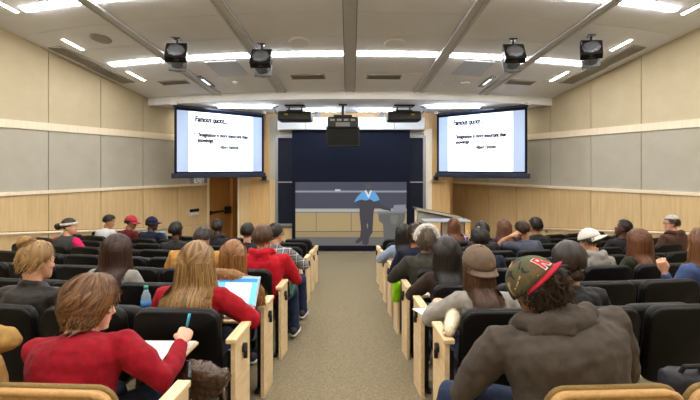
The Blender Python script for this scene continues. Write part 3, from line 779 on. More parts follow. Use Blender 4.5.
def hand_mesh(grip):            # right hand, wrist at origin, fingers along +Y, thumb toward -X, palm facing -Z
    mb = MB()
    mb.rings([[Vector((w * math.cos(a), y, h * math.sin(a))) for a in [2 * math.pi * j / 12 for j in range(12)]] for y, w, h in
              ((-0.03, 0.025, 0.019), (0.0, 0.027, 0.018), (0.03, 0.037, 0.017), (0.06, 0.041, 0.015), (0.085, 0.038, 0.013), (0.095, 0.030, 0.010))])
    for x, L, spread in ((-0.029, 0.072, -5), (-0.010, 0.080, -1), (0.010, 0.075, 2), (0.028, 0.058, 6)):
        p = Vector((x, 0.082, 0)); a = 0.0; pts = [p - Vector((0, 0.02, 0)), p.copy()]
        for seg, cu in ((0.45, grip), (0.30, grip * 1.25), (0.25, grip * 0.8)):
            a += cu; dv = Vector((math.sin(R(spread)) * math.cos(a), math.cos(a), -math.sin(a))); p = p + dv * L * seg; pts.append(p.copy())
        mb.tube(pts, [0.0095, 0.0095, 0.0088, 0.008, 0.0065], 8, dome=True)
    mb.tube([(-0.018, 0.015, -0.004), (-0.040, 0.040, -0.014), (-0.046 + 0.012 * grip, 0.066, -0.024 - 0.01 * grip), (-0.040 + 0.02 * grip, 0.088, -0.034 - 0.01 * grip)], [0.015, 0.012, 0.0098, 0.0072], 8, dome=True)
    return mesh_arrays(remesh(mb, 'hand', 0.0042, MATS['maple_panel'], smooth=2))
HANDS = {}
def add_hand(mb, wrist, along, palm, left, grip):
    key = round(grip, 2)
    if key not in HANDS: HANDS[key] = hand_mesh(grip)
    V, Fc = HANDS[key]
    y = Vector(along).normalized(); z = -(Vector(palm) - y * Vector(palm).dot(y)).normalized(); x = y.cross(z)
    A = np.array([x, y, z])
    W = V.copy()
    if left: W[:, 0] *= -1
    W = W @ A + np.array(wrist)
    mb.add(W.tolist(), [tuple(reversed(f)) for f in Fc] if left else Fc)

def ik(Sh, T, a, b, pole):
    d = T - Sh; L = min(d.length, (a + b) * 0.995); u = d.normalized(); T = Sh + u * L
    x = (a * a - b * b + L * L) / (2 * L); h = math.sqrt(max(0.0, a * a - x * x))
    pv = Vector(pole); pv = (pv - u * pv.dot(u)).normalized()
    return Sh + u * x + pv * h, T

def hair_mat(name, c1, c2):
    key = 'hair_' + name
    if key in MATS: return MATS[key]
    m = mat(key, c1, 0.42, spec=0.35)
    nt = m.node_tree; b = nt.nodes['Principled BSDF']
    at = nt.nodes.new('ShaderNodeAttribute'); at.attribute_name = 'shade'
    mx = nt.nodes.new('ShaderNodeMix'); mx.data_type = 'RGBA'
    mx.inputs[6].default_value = (*lin(c1), 1); mx.inputs[7].default_value = (*lin(c2), 1)
    nt.links.new(at.outputs['Fac'], mx.inputs[0]); nt.links.new(mx.outputs[2], b.inputs['Base Color'])
    return m
def ell_pt(az, el, off):        # az 0 = front, pi = back ; arrays
    ce = np.cos(el)
    return np.stack([HC.x + (HR.x + off) * np.sin(az) * ce, HC.y + (HR.y + off) * np.cos(az) * ce, HC.z + (HR.z + off) * np.sin(el)], -1)
def hairline(az, back=-0.55, front=0.62, side=0.10):
    a = np.abs((az + np.pi) % (2 * np.pi) - np.pi)      # 0 front .. pi back
    return np.interp(a, [0, 0.75, 1.15, 1.5, 1.75, 2.1, np.pi], [front, front * 0.85, side, side - 0.1, side - 0.45, back * 0.95, back])

class Hair:
    """collects cap shell and strands in the head frame; converts to the person's frame"""
    def __init__(s, M, rng, clip=None): s.clip = clip; s.M = M; s.V = []; s.F = []; s.S = []; s.rng = rng
    def put(s, V, Fc, shade):
        V = np.asarray(V, float)
        if s.clip is not None:          # hair under headwear stays inside it
            Qi, zc, rr_ = s.clip; L = V @ Qi[:3, :3].T + Qi[:3, 3]
            rho = np.sqrt(((L / np.array(rr_)) ** 2).sum(-1)); k_ = np.where((L[:, 2] > zc - 0.012) & (rho > 0.93), 0.93 / np.maximum(rho, 1e-6), 1.0)
            L = L * k_[:, None]; Q = np.linalg.inv(Qi); V = L @ Q[:3, :3].T + Q[:3, 3]
        n = sum(len(v) for v in s.V); s.V.append(V); s.F += [tuple(i + n for i in f) for f in Fc]; s.S.append(shade)
    def cap(s, thick, back=-0.55, front=0.62, side=0.10, noise=0.006, nu=40, nv=14):
        az = np.linspace(0, 2 * np.pi, nu, endpoint=False)
        hl = hairline(az, back, front, side)
        rows = []
        ph = s.rng.uniform(0, 6.28, 6)
        for i in range(nv + 1):
            t = i / nv
            el = np.pi / 2 + (hl - np.pi / 2) * min(t, 1.0)
            th = thick * np.clip((1 - t) * 5, 0, 1) ** 0.5 * (0.85 + 0.15 * np.sin(t * 3)) if t < 1 else -0.012
            wob = noise * (np.sin(az * 9 + ph[0] + t * 3) * 0.5 + np.sin(az * 17 + ph[1] - t * 5) * 0.35 + np.sin(az * 5 + t * 9 + ph[2]) * 0.5) * min(1, t * 2)
            rows.append(ell_pt(az, el, th + wob * (t < 1)))
        V = np.concatenate(rows); Fc = []
        for i in range(nv):
            for j in range(nu):
                j2 = (j + 1) % nu
                Fc.append((i * nu + j, (i + 1) * nu + j, (i + 1) * nu + j2, i * nu + j2))
        sh = np.clip(0.35 + 0.25 * np.sin(np.tile(az, nv + 1) * 13 + ph[3]) + 0.15 * np.sin(np.tile(az, nv + 1) * 29 + ph[4]), 0, 1)
        s.put(V, Fc, sh)
    def ribbons(s, P, width, shade, outward=None):
        # P: (N, K, 3)
        N, K, _ = P.shape
        T = np.gradient(P, axis=1)
        O = P - (np.array(HC) if outward is None else outward)
        O[..., 2] *= 0.3
        W = np.cross(T, O); W /= (np.linalg.norm(W, axis=-1, keepdims=True) + 1e-9)
        taper = np.concatenate([np.full(K - 2, 1.0), [0.7, 0.12]])[None, :, None]
        w = (np.asarray(width).reshape(-1, 1, 1) if np.ndim(width) else width) * taper
        V = np.stack([P - W * w, P + W * w], 2).reshape(-1, 3)
        Fc = []
        for n in range(N):
            b = n * K * 2
            for k in range(K - 1):
                i = b + 2 * k; Fc.append((i, i + 1, i + 3, i + 2))
        s.put(V, Fc, np.repeat(shade, K * 2))
    def short(s, n, length, lift, thick, back=-0.55, front=0.62, side=0.10, curl=0.0, width=0.0024, el_hi=1.5):
        r = s.rng; az = r.uniform(-np.pi, np.pi, n); hl = hairline(az, back, front, side)
        el = hl + (el_hi - hl) * np.sqrt(r.uniform(0, 1, n)); K = 6
        t = np.linspace(0, 1, K)[None, :]
        L = length * r.uniform(0.6, 1.3, n)[:, None]
        e = el[:, None] - t * L / 0.1
        a = az[:, None] + t * r.normal(0, 0.25, n)[:, None] + curl * np.sin(t * 9 + r.uniform(0, 6, n)[:, None])
        P = ell_pt(a, np.maximum(e, hl[:, None] - 0.12), thick * 0.7 + t * lift * r.uniform(0.2, 1.2, n)[:, None])
        s.ribbons(P, width, r.uniform(0, 1, n))
    def bush(s, n, length, thick, back=-0.55, front=0.62, side=0.10, width=0.003):      # curly hair that stands away from the head
        r = s.rng; az = r.uniform(-np.pi, np.pi, n); hl = hairline(az, back, front, side)
        el = hl + (1.45 - hl) * r.uniform(0, 1, n) ** 0.8; K = 9
        t = np.linspace(0, 1, K)[None, :]; L = (length * r.uniform(0.5, 1.2, n))[:, None]
        ph = r.uniform(0, 6.28, n)[:, None]; fq = r.uniform(7, 13, n)[:, None]
        P = ell_pt(az[:, None] + 0.14 * np.sin(t * fq + ph), el[:, None] + 0.14 * np.cos(t * fq + ph) - t * 0.25, thick * 0.5 + t * L)
        s.ribbons(P, width, r.uniform(0, 1, n))
    def long(s, n, zend, thick, azmin, grav, body, flare=0.0, width=0.0024, part=0.0, wave=0.006, azmax=np.pi, front=0.62, fall_el=-0.1, spread=0.03):
        r = s.rng; sg = np.where(r.uniform(0, 1, n) < 0.5, -1, 1)
        az = sg * r.uniform(azmin, azmax, n)
        K1, K2 = 9, 11
        lay = r.uniform(0, 1, n)
        el0 = np.minimum(1.45, hairline(az, -0.5, front, 0.2) + 0.3 + r.uniform(0, 1.2, n))
        t1 = np.linspace(0, 1, K1)[None, :]
        e = el0[:, None] + (fall_el - el0[:, None]) * t1
        # strands leave the parting and turn to their azimuth
        a0 = part + 0.5 * az
        a = a0[:, None] * (1 - t1) ** 1.5 + az[:, None] * (1 - (1 - t1) ** 1.5)
        P1 = ell_pt(a, e, thick * (0.5 + 0.6 * lay[:, None]) * np.clip(0.3 + t1 * 1.2, 0, 1))
        base = P1[:, -1, :]
        t2 = np.linspace(0, 1, K2 + 1)[None, 1:]
        # work in the person's frame for the fall
        Mx = np.array(s.M)
        def toP(p): return p @ Mx[:3, :3].T + Mx[:3, 3]
        b = toP(base)
        top = b[:, 2]
        ln = (top - (zend + r.normal(0, spread, n)))[:, None]
        ph = r.uniform(0, 6.28, n)[:, None]
        cx = toP(np.array([[0, 0, 0.1]]))[0]
        x = b[:, 0:1] + (b[:, 0:1] - cx[0]) * flare * t2 + wave * np.sin(t2 * 5 + ph) * t2
        y = b[:, 1:2] - 0.01 * t2 + wave * np.cos(t2 * 6 + ph) * t2
        z = b[:, 2:3] - ln * t2
        Q = np.stack([x, y, z], -1)
        Q = body(Q, 0.012 + 0.03 * lay[:, None])
        Pp = np.concatenate([toP(P1), Q], 1)
        inv = np.array(s.M.inverted())
        P = Pp @ inv[:3, :3].T + inv[:3, 3]
        s.ribbons(P, width, r.uniform(0, 1, n), outward=np.array([0, 0.02, 0.0]))
    def mb(s, mb, shade):
        s.put(np.array(mb.v), mb.f, np.full(len(mb.v), shade))
    def build(s, name, mt, parent):
        V = np.concatenate(s.V); Mx = np.array(s.M); V = V @ Mx[:3, :3].T + Mx[:3, 3]
        me = bpy.data.meshes.new(name); me.from_pydata(V.tolist(), [], s.F)
        at = me.attributes.new('shade', 'FLOAT', 'POINT'); at.data.foreach_set('value', np.concatenate(s.S).astype(np.float32))
        me.materials.append(mt); me.polygons.foreach_set('use_smooth', [True] * len(me.polygons)); me.update()
        return obj(name, me, parent)

def skin(name, c, c2): return mat('skin_' + name, c, 0.5, c2, scale=14, bump=0.04, bscale=200)
SK_L = skin('light', (222, 172, 144), (212, 156, 126)); SK_M = skin('medium', (186, 134, 98), (172, 118, 84)); SK_D = skin('dark', (92, 60, 44), (80, 50, 36)); SK_T = skin('tan', (170, 116, 82), (156, 102, 70))
M_eye = mat('eye_white', (235, 232, 226), 0.2); M_iris = mat('eye_iris', (52, 36, 26), 0.15); M_lip = mat('lips', (176, 104, 96), 0.4)
def cloth(name, c, c2=None, rough=0.85, scale=22, bump=0.25, bscale=320, sheen=0.04, spec=0.18):
    return mat('cloth_' + name, c, rough, c2 or tuple(int(v * 0.84) for v in c), scale=scale, bump=bump, bscale=bscale, sheen=sheen, spec=spec, fold=0.35)
M_jean = cloth('jeans', (44, 56, 84), (34, 44, 70)); M_darkpant = cloth('dark_trousers', (26, 26, 30)); M_shoe = mat('shoe_dark', (40, 40, 46), 0.6)
M_sole = mat('shoe_sole', (206, 204, 198), 0.6)

NECK_Z = 0.955
def make_person(label, loc, rz, top, pants=None, sk=SK_L, s=1.0, w=1.0, lean=4, leanx=0, head=(0, 0, 0), armL=None, armR=None, poleL=None, poleR=None, hair=None,
                vox=0.016, hood=False, collar=None, gripL=0.5, gripR=0.5, palmL=(0, 0, -1), palmR=(0, 0, -1), cap=None, shoulders=1.0, wrinkle=0.016, hips=(0, -0.06), topname='sweater', seed=1,
                glasses=False, headoff=(0, 0, 0), hunch=0.0, sleeves='long', vest=None, legs=((-0.11, 0.40), (0.11, 0.40)), knees_z=0.50, seatdrop=0.0):
    rng = np.random.default_rng(seed)
    root = thing('person', loc, label, 'person', None, rz)
    hip = Vector((hips[0], hips[1], 0.54 - seatdrop))
    LM = Matrix.Rotation(R(leanx), 4, 'Y') @ Matrix.Rotation(R(-lean), 4, 'X')
    U = Matrix.Translation(hip) @ LM @ Matrix.Scale(s, 4)            # torso frame -> person frame; torso frame origin at hip, z up
    Z0 = 0.53
    def T(x, y, z): return U @ Vector((x, y, z - Z0))
    ring = [(0.40, 0.150, 0.115, 0.0), (0.47, 0.172, 0.128, 0.0), (0.54, 0.168, 0.122, 0.0), (0.63, 0.148, 0.106, -0.005), (0.72, 0.152, 0.110, -0.012), (0.80, 0.166, 0.116, -0.02), (0.86, 0.172, 0.112, -0.022 + hunch * 0.3),
            (0.905, 0.158, 0.096, -0.016 + hunch * 0.7), (0.935, 0.105, 0.072, -0.006 + hunch), (0.955, 0.062, 0.058, 0.0 + hunch)]
    def torso(mb, ex, zmin=0.0):
        rs = []
        for z, rx, ry, cy in ring:
            if z < zmin: continue
            rx = rx * w * (shoulders if z > 0.7 else 1.0) + ex; ry = ry * (0.35 + 0.65 * w) + ex
            rs.append([T(rx * math.cos(a), cy + ry * math.sin(a), z + (0.35 * ex if z > 0.9 else 0)) for a in [2 * math.pi * j / 18 for j in range(18)]])
        mb.rings(rs)
    # head frame
    nk = T(0, hunch, NECK_Z)
    HM = Matrix.Translation(nk + Vector((0, 0.012, 0.045)) + Vector(headoff)) @ Euler((R(head[1]), R(head[2]), R(head[0])), 'XYZ').to_matrix().to_4x4() @ Matrix.Translation((0, 0.0, -0.012))
    # arms
    shx = 0.168 * w * shoulders
    arms = []
    for sd, tgt, pole in ((-1, armL, poleL), (1, armR, poleR)):
        Sh = T(sd * shx, -0.012 + hunch * 0.6, 0.885)
        tg = Vector(tgt) if tgt else Vector((sd * 0.11, 0.26, 0.64))
        E, W = ik(Sh, tg, 0.275 * s, 0.255 * s, pole or (sd * 0.8, -0.35, -0.8))
        arms.append((sd, Sh, E, W))
    legs_ = []
    for sd, (kx, ky) in zip((-1, 1), legs):
        H = Vector((hip.x + sd * 0.085 * min(w, 1.15), hip.y + 0.02, 0.525 - seatdrop)); K = Vector((kx, ky, knees_z - seatdrop)); A = Vector((kx * 1.05, ky + 0.02, 0.09)); legs_.append((sd, H, K, A))
    # body
    mb = MB()
    torso(mb, -0.012, 0.5); add_head(mb, HM)
    hb = HM @ Vector((0, -0.022, 0.05))
    mb.tube([T(0, hunch, 0.90), T(0, hunch, NECK_Z), (nk + hb) / 2, hb], [0.062, 0.054, 0.052, 0.054], 12)
    for sd, Sh, E, W in arms:
        mb.tube([T(sd * 0.10, hunch * 0.5, 0.885), Sh, Sh.lerp(E, 0.5), E, E.lerp(W, 0.4), W], [0.05, 0.052, 0.046, 0.038, 0.036, 0.024], 10, dome=True)
    for sd, H, K, A in legs_:
        mb.tube([H, K, K.lerp(A, 0.35), A], [0.082, 0.056, 0.052, 0.036], 10, dome=True)
    me = remesh(mb, 'body', vox * 0.85, sk, smooth=2)
    V, Fc = mesh_arrays(me); bpy.data.meshes.remove(me)
    mb = MB(); mb.add(V.tolist(), Fc)
    for (sd, Sh, E, W), g, pm in zip(arms, (gripL, gripR), (palmL, palmR)):
        add_hand(mb, W, (W - E).normalized(), pm, sd < 0, g)
    for sd in (-1, 1):
        mb.cur = 1; n0 = len(mb.v); mb.ell((sd * 0.031, 0.0835, 0.118), (0.0135, 0.011, 0.0095), nu=10, nv=7); mb.xf(HM, n0)
        mb.cur = 2; n0 = len(mb.v); mb.ell((sd * 0.031, 0.0925, 0.118), (0.0058, 0.0035, 0.0058), nu=8, nv=5); mb.xf(HM, n0)
    mb.cur = 3; n0 = len(mb.v); mb.ell((0, 0.1035, 0.056), (0.021, 0.0045, 0.004), nu=10, nv=6); mb.ell((0, 0.1030, 0.048), (0.018, 0.005, 0.0045), nu=10, nv=6); mb.xf(HM, n0)
    body = mb.build('body', [sk, M_eye, M_iris, M_lip], root, smooth=True, fixn=False)
    # garment
    mb = MB(); torso(mb, 0.014, 0.45)
    for sd, Sh, E, W in arms:
        if sleeves == 'long':
            mb.tube([T(sd * 0.09, hunch * 0.5, 0.885), Sh, Sh.lerp(E, 0.5), E, E.lerp(W, 0.45), E.lerp(W, 0.92)], [0.066, 0.071 * (0.6 + 0.4 * w), 0.065 * (0.6 + 0.4 * w), 0.056, 0.050, 0.037], 12)
        else:
            mb.tube([T(sd * 0.09, hunch * 0.5, 0.885), Sh, Sh.lerp(E, 0.45), Sh.lerp(E, 0.75)], [0.064, 0.068, 0.064, 0.058], 12)
    if hood:
        hd = hood if isinstance(hood, float) else 1.0
        mb0 = mb; mb = MB()
        hz_ = -0.04 * max(0.0, hd - 1.0) / 0.5
        pts = [T(x * hd, y + hunch, z + hz_) for x, y, z in ((-0.07, 0.085, 0.925), (-0.105, 0.03, 0.965), (-0.10, -0.05, 0.985), (-0.055, -0.115, 0.965), (0, -0.135, 0.95), (0.055, -0.115, 0.965), (0.10, -0.05, 0.985), (0.105, 0.03, 0.965), (0.07, 0.085, 0.925))]
        mb.tube(pts, [v * hd for v in (0.022, 0.03, 0.036, 0.042, 0.046, 0.042, 0.036, 0.03, 0.022)], 10, dome=True)
        mb.ell(T(0, -0.118 + hunch, 0.885), (0.125 * hd, 0.045, 0.10 * hd), LM.to_3x3())
        mb.ell(T(0, -0.122 + hunch * 0.8, 0.82), (0.075 * hd, 0.035, 0.075 * hd), LM.to_3x3())
        obj('hood', remesh(mb, 'hood', vox, top, smooth=2, wrinkle=wrinkle * 1.4), root); mb = mb0
    elif collar == 'shirt':
        pts = [T(x, y + hunch, z) for x, y, z in ((-0.04, 0.075, 0.935), (-0.066, 0.03, 0.958), (-0.06, -0.035, 0.972), (0, -0.066, 0.975), (0.06, -0.035, 0.972), (0.066, 0.03, 0.958), (0.04, 0.075, 0.935))]
        mb.tube(pts, [0.016, 0.02, 0.022, 0.024, 0.022, 0.02, 0.016], 8, dome=True)
    else:
        pts = [T(0.068 * math.cos(a), hunch + 0.002 + 0.064 * math.sin(a), 0.950 - 0.012 * math.sin(a)) for a in [2 * math.pi * j / 14 for j in range(15)]]
        mb.tube(pts, 0.013, 8, cap=False)
    for sd, Sh, E, W in arms:
        if sleeves == 'long': mb.tube([E.lerp(W, 0.86), E.lerp(W, 0.95)], 0.037, 10)
    g = obj(topname, remesh(mb, topname, vox, top, smooth=3, wrinkle=wrinkle), root)
    # trousers and shoes
    mb = MB()
    mb.tube([hip + Vector((0, 0, 0.06)), hip + Vector((0, 0.0, -0.09))], [(0.17 * w + 0.012, 0.125), (0.15 * w, 0.11)], 14, up=(1, 0, 0))
    for sd, H, K, A in legs_:
        mb.tube([H + Vector((0, -0.05, 0)), H, H.lerp(K, 0.5), K, K.lerp(A, 0.4), A + Vector((0, 0, -0.03))], [0.09, 0.098 * (0.5 + 0.5 * w), 0.086 * (0.5 + 0.5 * w), 0.072, 0.066, 0.056], 10, dome=True)
    obj('trousers', remesh(mb, 'trousers', max(vox, 0.014), pants or M_jean, smooth=3, wrinkle=0.012), root)
    for sd, H, K, A in legs_:
        mb = MB(); fx = A.x
        mb.tube([(fx, A.y - 0.06, 0.05), (fx, A.y, 0.065), (fx + sd * 0.008, A.y + 0.08, 0.048), (fx + sd * 0.012, A.y + 0.17, 0.035)], [(0.036, 0.042), (0.042, 0.055), (0.045, 0.038), (0.034, 0.024)], 10, up=(1, 0, 0), dome=True)
        sh = mb.build('shoe', M_shoe, root, smooth=True)
        mb = MB(); mb.tube([(fx, A.y - 0.085, 0.01), (fx, A.y, 0.01), (fx + sd * 0.008, A.y + 0.08, 0.01), (fx + sd * 0.014, A.y + 0.195, 0.012)], [(0.034, 0.01), (0.04, 0.01), (0.048, 0.01), (0.03, 0.01)], 10, up=(1, 0, 0)); mb.build('sole', M_sole, sh, smooth=True)
    if vest:
        mb = MB(); torso(mb, 0.036, 0.45)
        obj('vest', remesh(mb, 'vest', vox, vest, smooth=3, wrinkle=0.02), root)
    if glasses:
        mb = MB()
        for sd in (-1, 1):
            mb.tube([(sd * 0.034 + 0.022 * math.cos(a), 0.102, 0.116 + 0.017 * math.sin(a)) for a in [2 * math.pi * j / 12 for j in range(13)]], 0.0028, 6, cap=False)
            mb.tube([(sd * 0.056, 0.10, 0.12), (sd * 0.080, 0.05, 0.122), (sd * 0.083, -0.01, 0.12)], 0.003, 6)
        mb.tube([(-0.012, 0.104, 0.118), (0.012, 0.104, 0.118)], 0.0028, 6)
        mb.xf(HM); mb.build('glasses', M_blackmetal, root, smooth=True)
    # hair
    def backpush(Q, off):        # keep falling hair outside the clothed back and shoulders
        inv = np.array(U.inverted()); P = Q @ inv[:3, :3].T + inv[:3, 3]
        zz = P[..., 2] + Z0
        zs = [q[0] for q in ring]
        sc = 0.35 + 0.65 * w
        ry = np.interp(zz, zs, [q[2] * sc + 0.028 for q in ring], right=0.0); cy = np.interp(zz, zs, [q[3] for q in ring])
        rx = np.interp(zz, zs, [q[1] * w * shoulders + 0.03 for q in ring], right=0.0)
        ry = np.where(zz > 0.97, 0.0, ry)
        u = np.clip(1 - (P[..., 0] / np.maximum(rx, 0.02)) ** 2, 0, 1) ** 0.5
        inside = (ry > 0) & (np.abs(P[..., 0]) < rx)
        ysurf = cy - ry * u - off
        front = P[..., 1] > 0.03
        yb = np.where(inside & ~front, np.minimum(P[..., 1], ysurf), P[..., 1])
        yf = np.where(inside & front, np.maximum(P[..., 1], cy + ry * u + off), yb)
        P = np.stack([P[..., 0], yf, P[..., 2]], -1)
        Mu = np.array(U)
        return P @ Mu[:3, :3].T + Mu[:3, 3]
    if hair:
        hh = Hair(HM, rng, getattr(cap, 'clip', None)); kind = hair['kind']; mt = hair_mat(hair['name'], hair['c1'], hair['c2']); n = hair.get('n', 500)
        capped = cap is not None
        if kind == 'short':
            hh.cap(hair.get('thick', 0.014), hair.get('back', -0.5), hair.get('front', 0.62), 0.08)
            hh.short(n, 0.045, 0.008, hair.get('thick', 0.014) + 0.004, hair.get('back', -0.5), hair.get('front', 0.62), 0.08, el_hi=0.5 if capped else 1.5)
        elif kind == 'bob':
            hh.cap(0.034, -0.95, 0.5, -0.35, noise=0.012)
            hh.short(n, 0.17, 0.004, 0.046, -0.9, 0.5, -0.1, width=0.0026)
            hh.short(n, 0.12, 0.012, 0.046, -0.9, 0.5, -0.1, width=0.0022)
            hh.long(n, (HM @ Vector((0, -0.05, 0.03))).z, 0.044, 1.2, None, backpush, flare=-0.35, width=0.0026, wave=0.010, fall_el=-0.35, spread=0.018)
        elif kind == 'curly':
            hh.cap(hair.get('thick', 0.03), -0.65, 0.5, hair.get('side', 0.0), noise=0.010)
            hh.bush(n, hair.get('len', 0.055), hair.get('thick', 0.03), -0.65, 0.5, hair.get('side', 0.05))
        elif kind in ('long', 'bun'):
            hh.cap(hair.get('thick', 0.018), -0.5 if kind == 'bun' else -0.7, hair.get('front', 0.58), -0.05, noise=0.006)
            if kind == 'long':
                zend = T(0, 0, hair['zend']).z
                # solid inner curtain
                K = 9; c = MB(); rs = []
                inv = HM.inverted(); zt = (HM @ Vector((0, -0.03, 0.11))).z
                hx = (HM @ Vector((0, -0.025, 0.1)))
                for i in range(K):
                    t = i / (K - 1); zz = zt + (zend + 0.04 - zt) * t
                    rx = (0.074 + 0.02 * t * hair.get('flare', 0.3)) * (1 - 0.25 * max(0, t - 0.7) / 0.3); ry = 0.055 * (1 - t) + 0.012
                    cyy = hx.y - 0.03 * t
                    pts = np.array([[hx.x + rx * math.cos(a), cyy + ry * math.sin(a), zz] for a in [2 * math.pi * j / 14 for j in range(14)]])
                    q = backpush(pts[None], np.array([[0.006]]))[0]
                    rs.append([inv @ Vector(p) for p in q])
                c.rings(rs)
                if hair.get('curtain', True): hh.mb(c, 0.25)
                hh.long(n, zend, hair.get('thick', 0.018) + 0.012, hair.get('azmin', 1.2), None, backpush, flare=hair.get('flare', 0.3), wave=hair.get('wave', 0.006), part=hair.get('part', 0.0), width=hair.get('width', 0.0024), azmax=hair.get('azmax', np.pi))
            else:
                hh.short(n, 0.045, 0.003, hair.get('thick', 0.018) + 0.005, -0.42, 0.58, 0.1, width=0.0022)
                bc = Vector(hair.get('bun', (0, -0.10, 0.20))); br = hair.get('br', 0.05)
                c = MB(); c.ell(bc, (br, br, br * 0.85), nu=18, nv=12); hh.mb(c, 0.35)
                m2 = max(60, n // 4); r = rng; K = 12
                A0 = r.uniform(0, 6.28, m2); ph = r.uniform(-1.2, 1.2, m2); tt = np.linspace(0, 2.6, K)[None, :]
                rad = br * r.uniform(1.0, 1.18, m2)[:, None]
                el = ph[:, None] + 0.5 * np.sin(tt * 1.7 + A0[:, None]); az = A0[:, None] + tt
                P = np.stack([bc.x + rad * np.cos(az) * np.cos(el), bc.y + rad * np.sin(az) * np.cos(el), bc.z + rad * 0.88 * np.sin(el)], -1)
                hh.ribbons(P, 0.0026, r.uniform(0, 1, m2), outward=np.array(bc))
                fl = max(20, n // 12)
                az = r.uniform(1.6, 4.6, fl); L = r.uniform(0.008, 0.028, fl)[:, None]; t = np.linspace(0, 1, 6)[None, :]
                P = ell_pt(az[:, None] + 0.3 * t, (r.uniform(-0.5, 0.3, fl))[:, None] - t * 0.3, 0.015 + L * t)
                hh.ribbons(P, 0.0016, r.uniform(0.5, 1, fl))
        hh.build('hair', mt, root)
    if cap: cap(root, HM)
    return root, HM, T, arms

# --- headwear
def dome_cap(mt, brim_mt, rot=0.0, tilt=0.0, roll=0.0, grow=0.016, edge=None, emblem=None, brimlen=0.075, closure=False, low=-0.05, name='cap', flatbrim=False, brim=True):
    Qr = Matrix.Translation(HC) @ Euler((R(tilt), R(roll), R(rot)), 'XYZ').to_matrix().to_4x4()
    def f(root, HM):
        Q = HM @ Matrix.Translation(HC) @ Euler((R(tilt), R(roll), R(rot)), 'XYZ').to_matrix().to_4x4()
        rx, ry, rz = HR.x + grow, HR.y + grow, HR.z + grow
        mb = MB(); rs = []
        nu = 32
        for i in range(11):
            t = i / 10
            el = math.pi / 2 - 0.04 - (math.pi / 2 - 0.04 - (0.20 + low)) * t
            rs.append([Vector((rx * math.cos(el) * math.cos(a), ry * math.cos(el) * math.sin(a), rz * math.sin(el) ** (0.9 if math.sin(el) > 0 else 1))) if math.sin(el) > 0 else Vector((rx * math.cos(el) * math.cos(a), ry * math.cos(el) * math.sin(a), rz * math.sin(el))) for a in [2 * math.pi * j / nu for j in range(nu)]])
        last = rs[-1]; rs.append([Vector((p.x * 0.95, p.y * 0.95, p.z - 0.002)) for p in last])
        mb.rings(rs, cap=False); mb.add(rs[0], [tuple(range(nu))]); mb.xf(Q)
        c = mb.build(name, mt, root, smooth=True)
        MB().ell(Q @ Vector((0, 0, rz + 0.001)), (0.008, 0.008, 0.005), nu=8, nv=5).build('button', mt, c, smooth=True)
        sm = MB()
        for k in range(3):
            a0 = k * math.pi / 3
            sm.tube([Q @ Vector((1.008 * rx * math.cos(e) * math.cos(a0), 1.008 * ry * math.cos(e) * math.sin(a0), 1.006 * rz * max(0, math.sin(e)))) for e in np.linspace(0.2, math.pi - 0.2, 15)], 0.0016, 5)
        sm.build('seam', brim_mt if edge is None else mt, c, smooth=True)
        if not brim:
            if emblem: emblem(c, Q, (rx, ry, rz))
            return
        # brim: curved plate in front (+Y of the cap frame)
        z0 = rz * math.sin(0.20 + low); b = MB(); top = []; bot = []
        K = 17; J = 5; vs = []
        for i in range(K):
            a = R(18) + (math.pi - R(36)) * i / (K - 1); 
            for j in range(J):
                u = j / (J - 1); L = brimlen * math.sin((a - R(18)) / (math.pi - R(36)) * math.pi) ** 0.45
                x = (rx - 0.004) * math.cos(0.2) * math.cos(a) * (1 + 0.08 * u); y = (ry - 0.004) * math.cos(0.2) * math.sin(a) + L * u
                z = z0 + 0.004 - u * 0.012 - (0 if flatbrim else 0.022) * (abs(math.cos(a)) ** 2) * (0.4 + u)
                vs.append((x, y, z))
        n = len(vs); vv = vs + [(x, y, z - 0.005) for x, y, z in vs]; ff = []
        for i in range(K - 1):
            for j in range(J - 1):
                a0 = i * J + j; q = (a0, a0 + J, a0 + J + 1, a0 + 1); ff.append(q); ff.append(tuple(n + t for t in reversed(q)))
        for i in range(K - 1):
            a0 = i * J + J - 1; ff.append((a0, a0 + J, n + a0 + J, n + a0))
        b.add(vv, ff); b.xf(Q); br = b.build('brim', brim_mt, c, smooth=True)
        if edge is not None:
            MB().tube([Q @ Vector((x, y, z - 0.0025)) for x, y, z in vs[J - 1::J]], 0.0045, 6).build('brim_edge', edge, br, smooth=True)
        if closure:
            MB().tube([Q @ Vector((rx * 1.01 * math.cos(0.2) * math.cos(a), ry * 1.01 * math.cos(0.2) * math.sin(a), z0 + 0.012)) for a in [R(-120 + 6 * k) for k in range(11)]], (0.008), 6).build('strap', brim_mt, c, smooth=True)
        if emblem: emblem(c, Q, (rx, ry, rz))
    f.clip = (np.array(Qr.inverted()), (HR.z + grow) * math.sin(0.20 + low), (HR.x + grow, HR.y + grow, HR.z + grow))
    return f
def wrap_text(ch, size, bold, mt, parent, Q, rr, az, el, lift, name):   # letter laid on the cap dome
    me = text_mesh(ch, size, bold, 0.0, 'CENTER')
    bm = bmesh.new(); bm.from_mesh(me); bmesh.ops.triangulate(bm, faces=bm.faces); bmesh.ops.subdivide_edges(bm, edges=bm.edges, cuts=2, use_grid_fill=True); bm.to_mesh(me); bm.free()
    for v in me.vertices:
        a = az + v.co.x / rr[1]; e = el + (v.co.y - size * 0.35) / rr[2]
        v.co = Q @ Vector(((rr[0] + lift) * math.cos(e) * math.cos(a), (rr[1] + lift) * math.cos(e) * math.sin(a), (rr[2] + lift) * math.sin(e) ** 0.9))
    me.materials.clear(); me.materials.append(mt)
    return obj(name, me, parent)
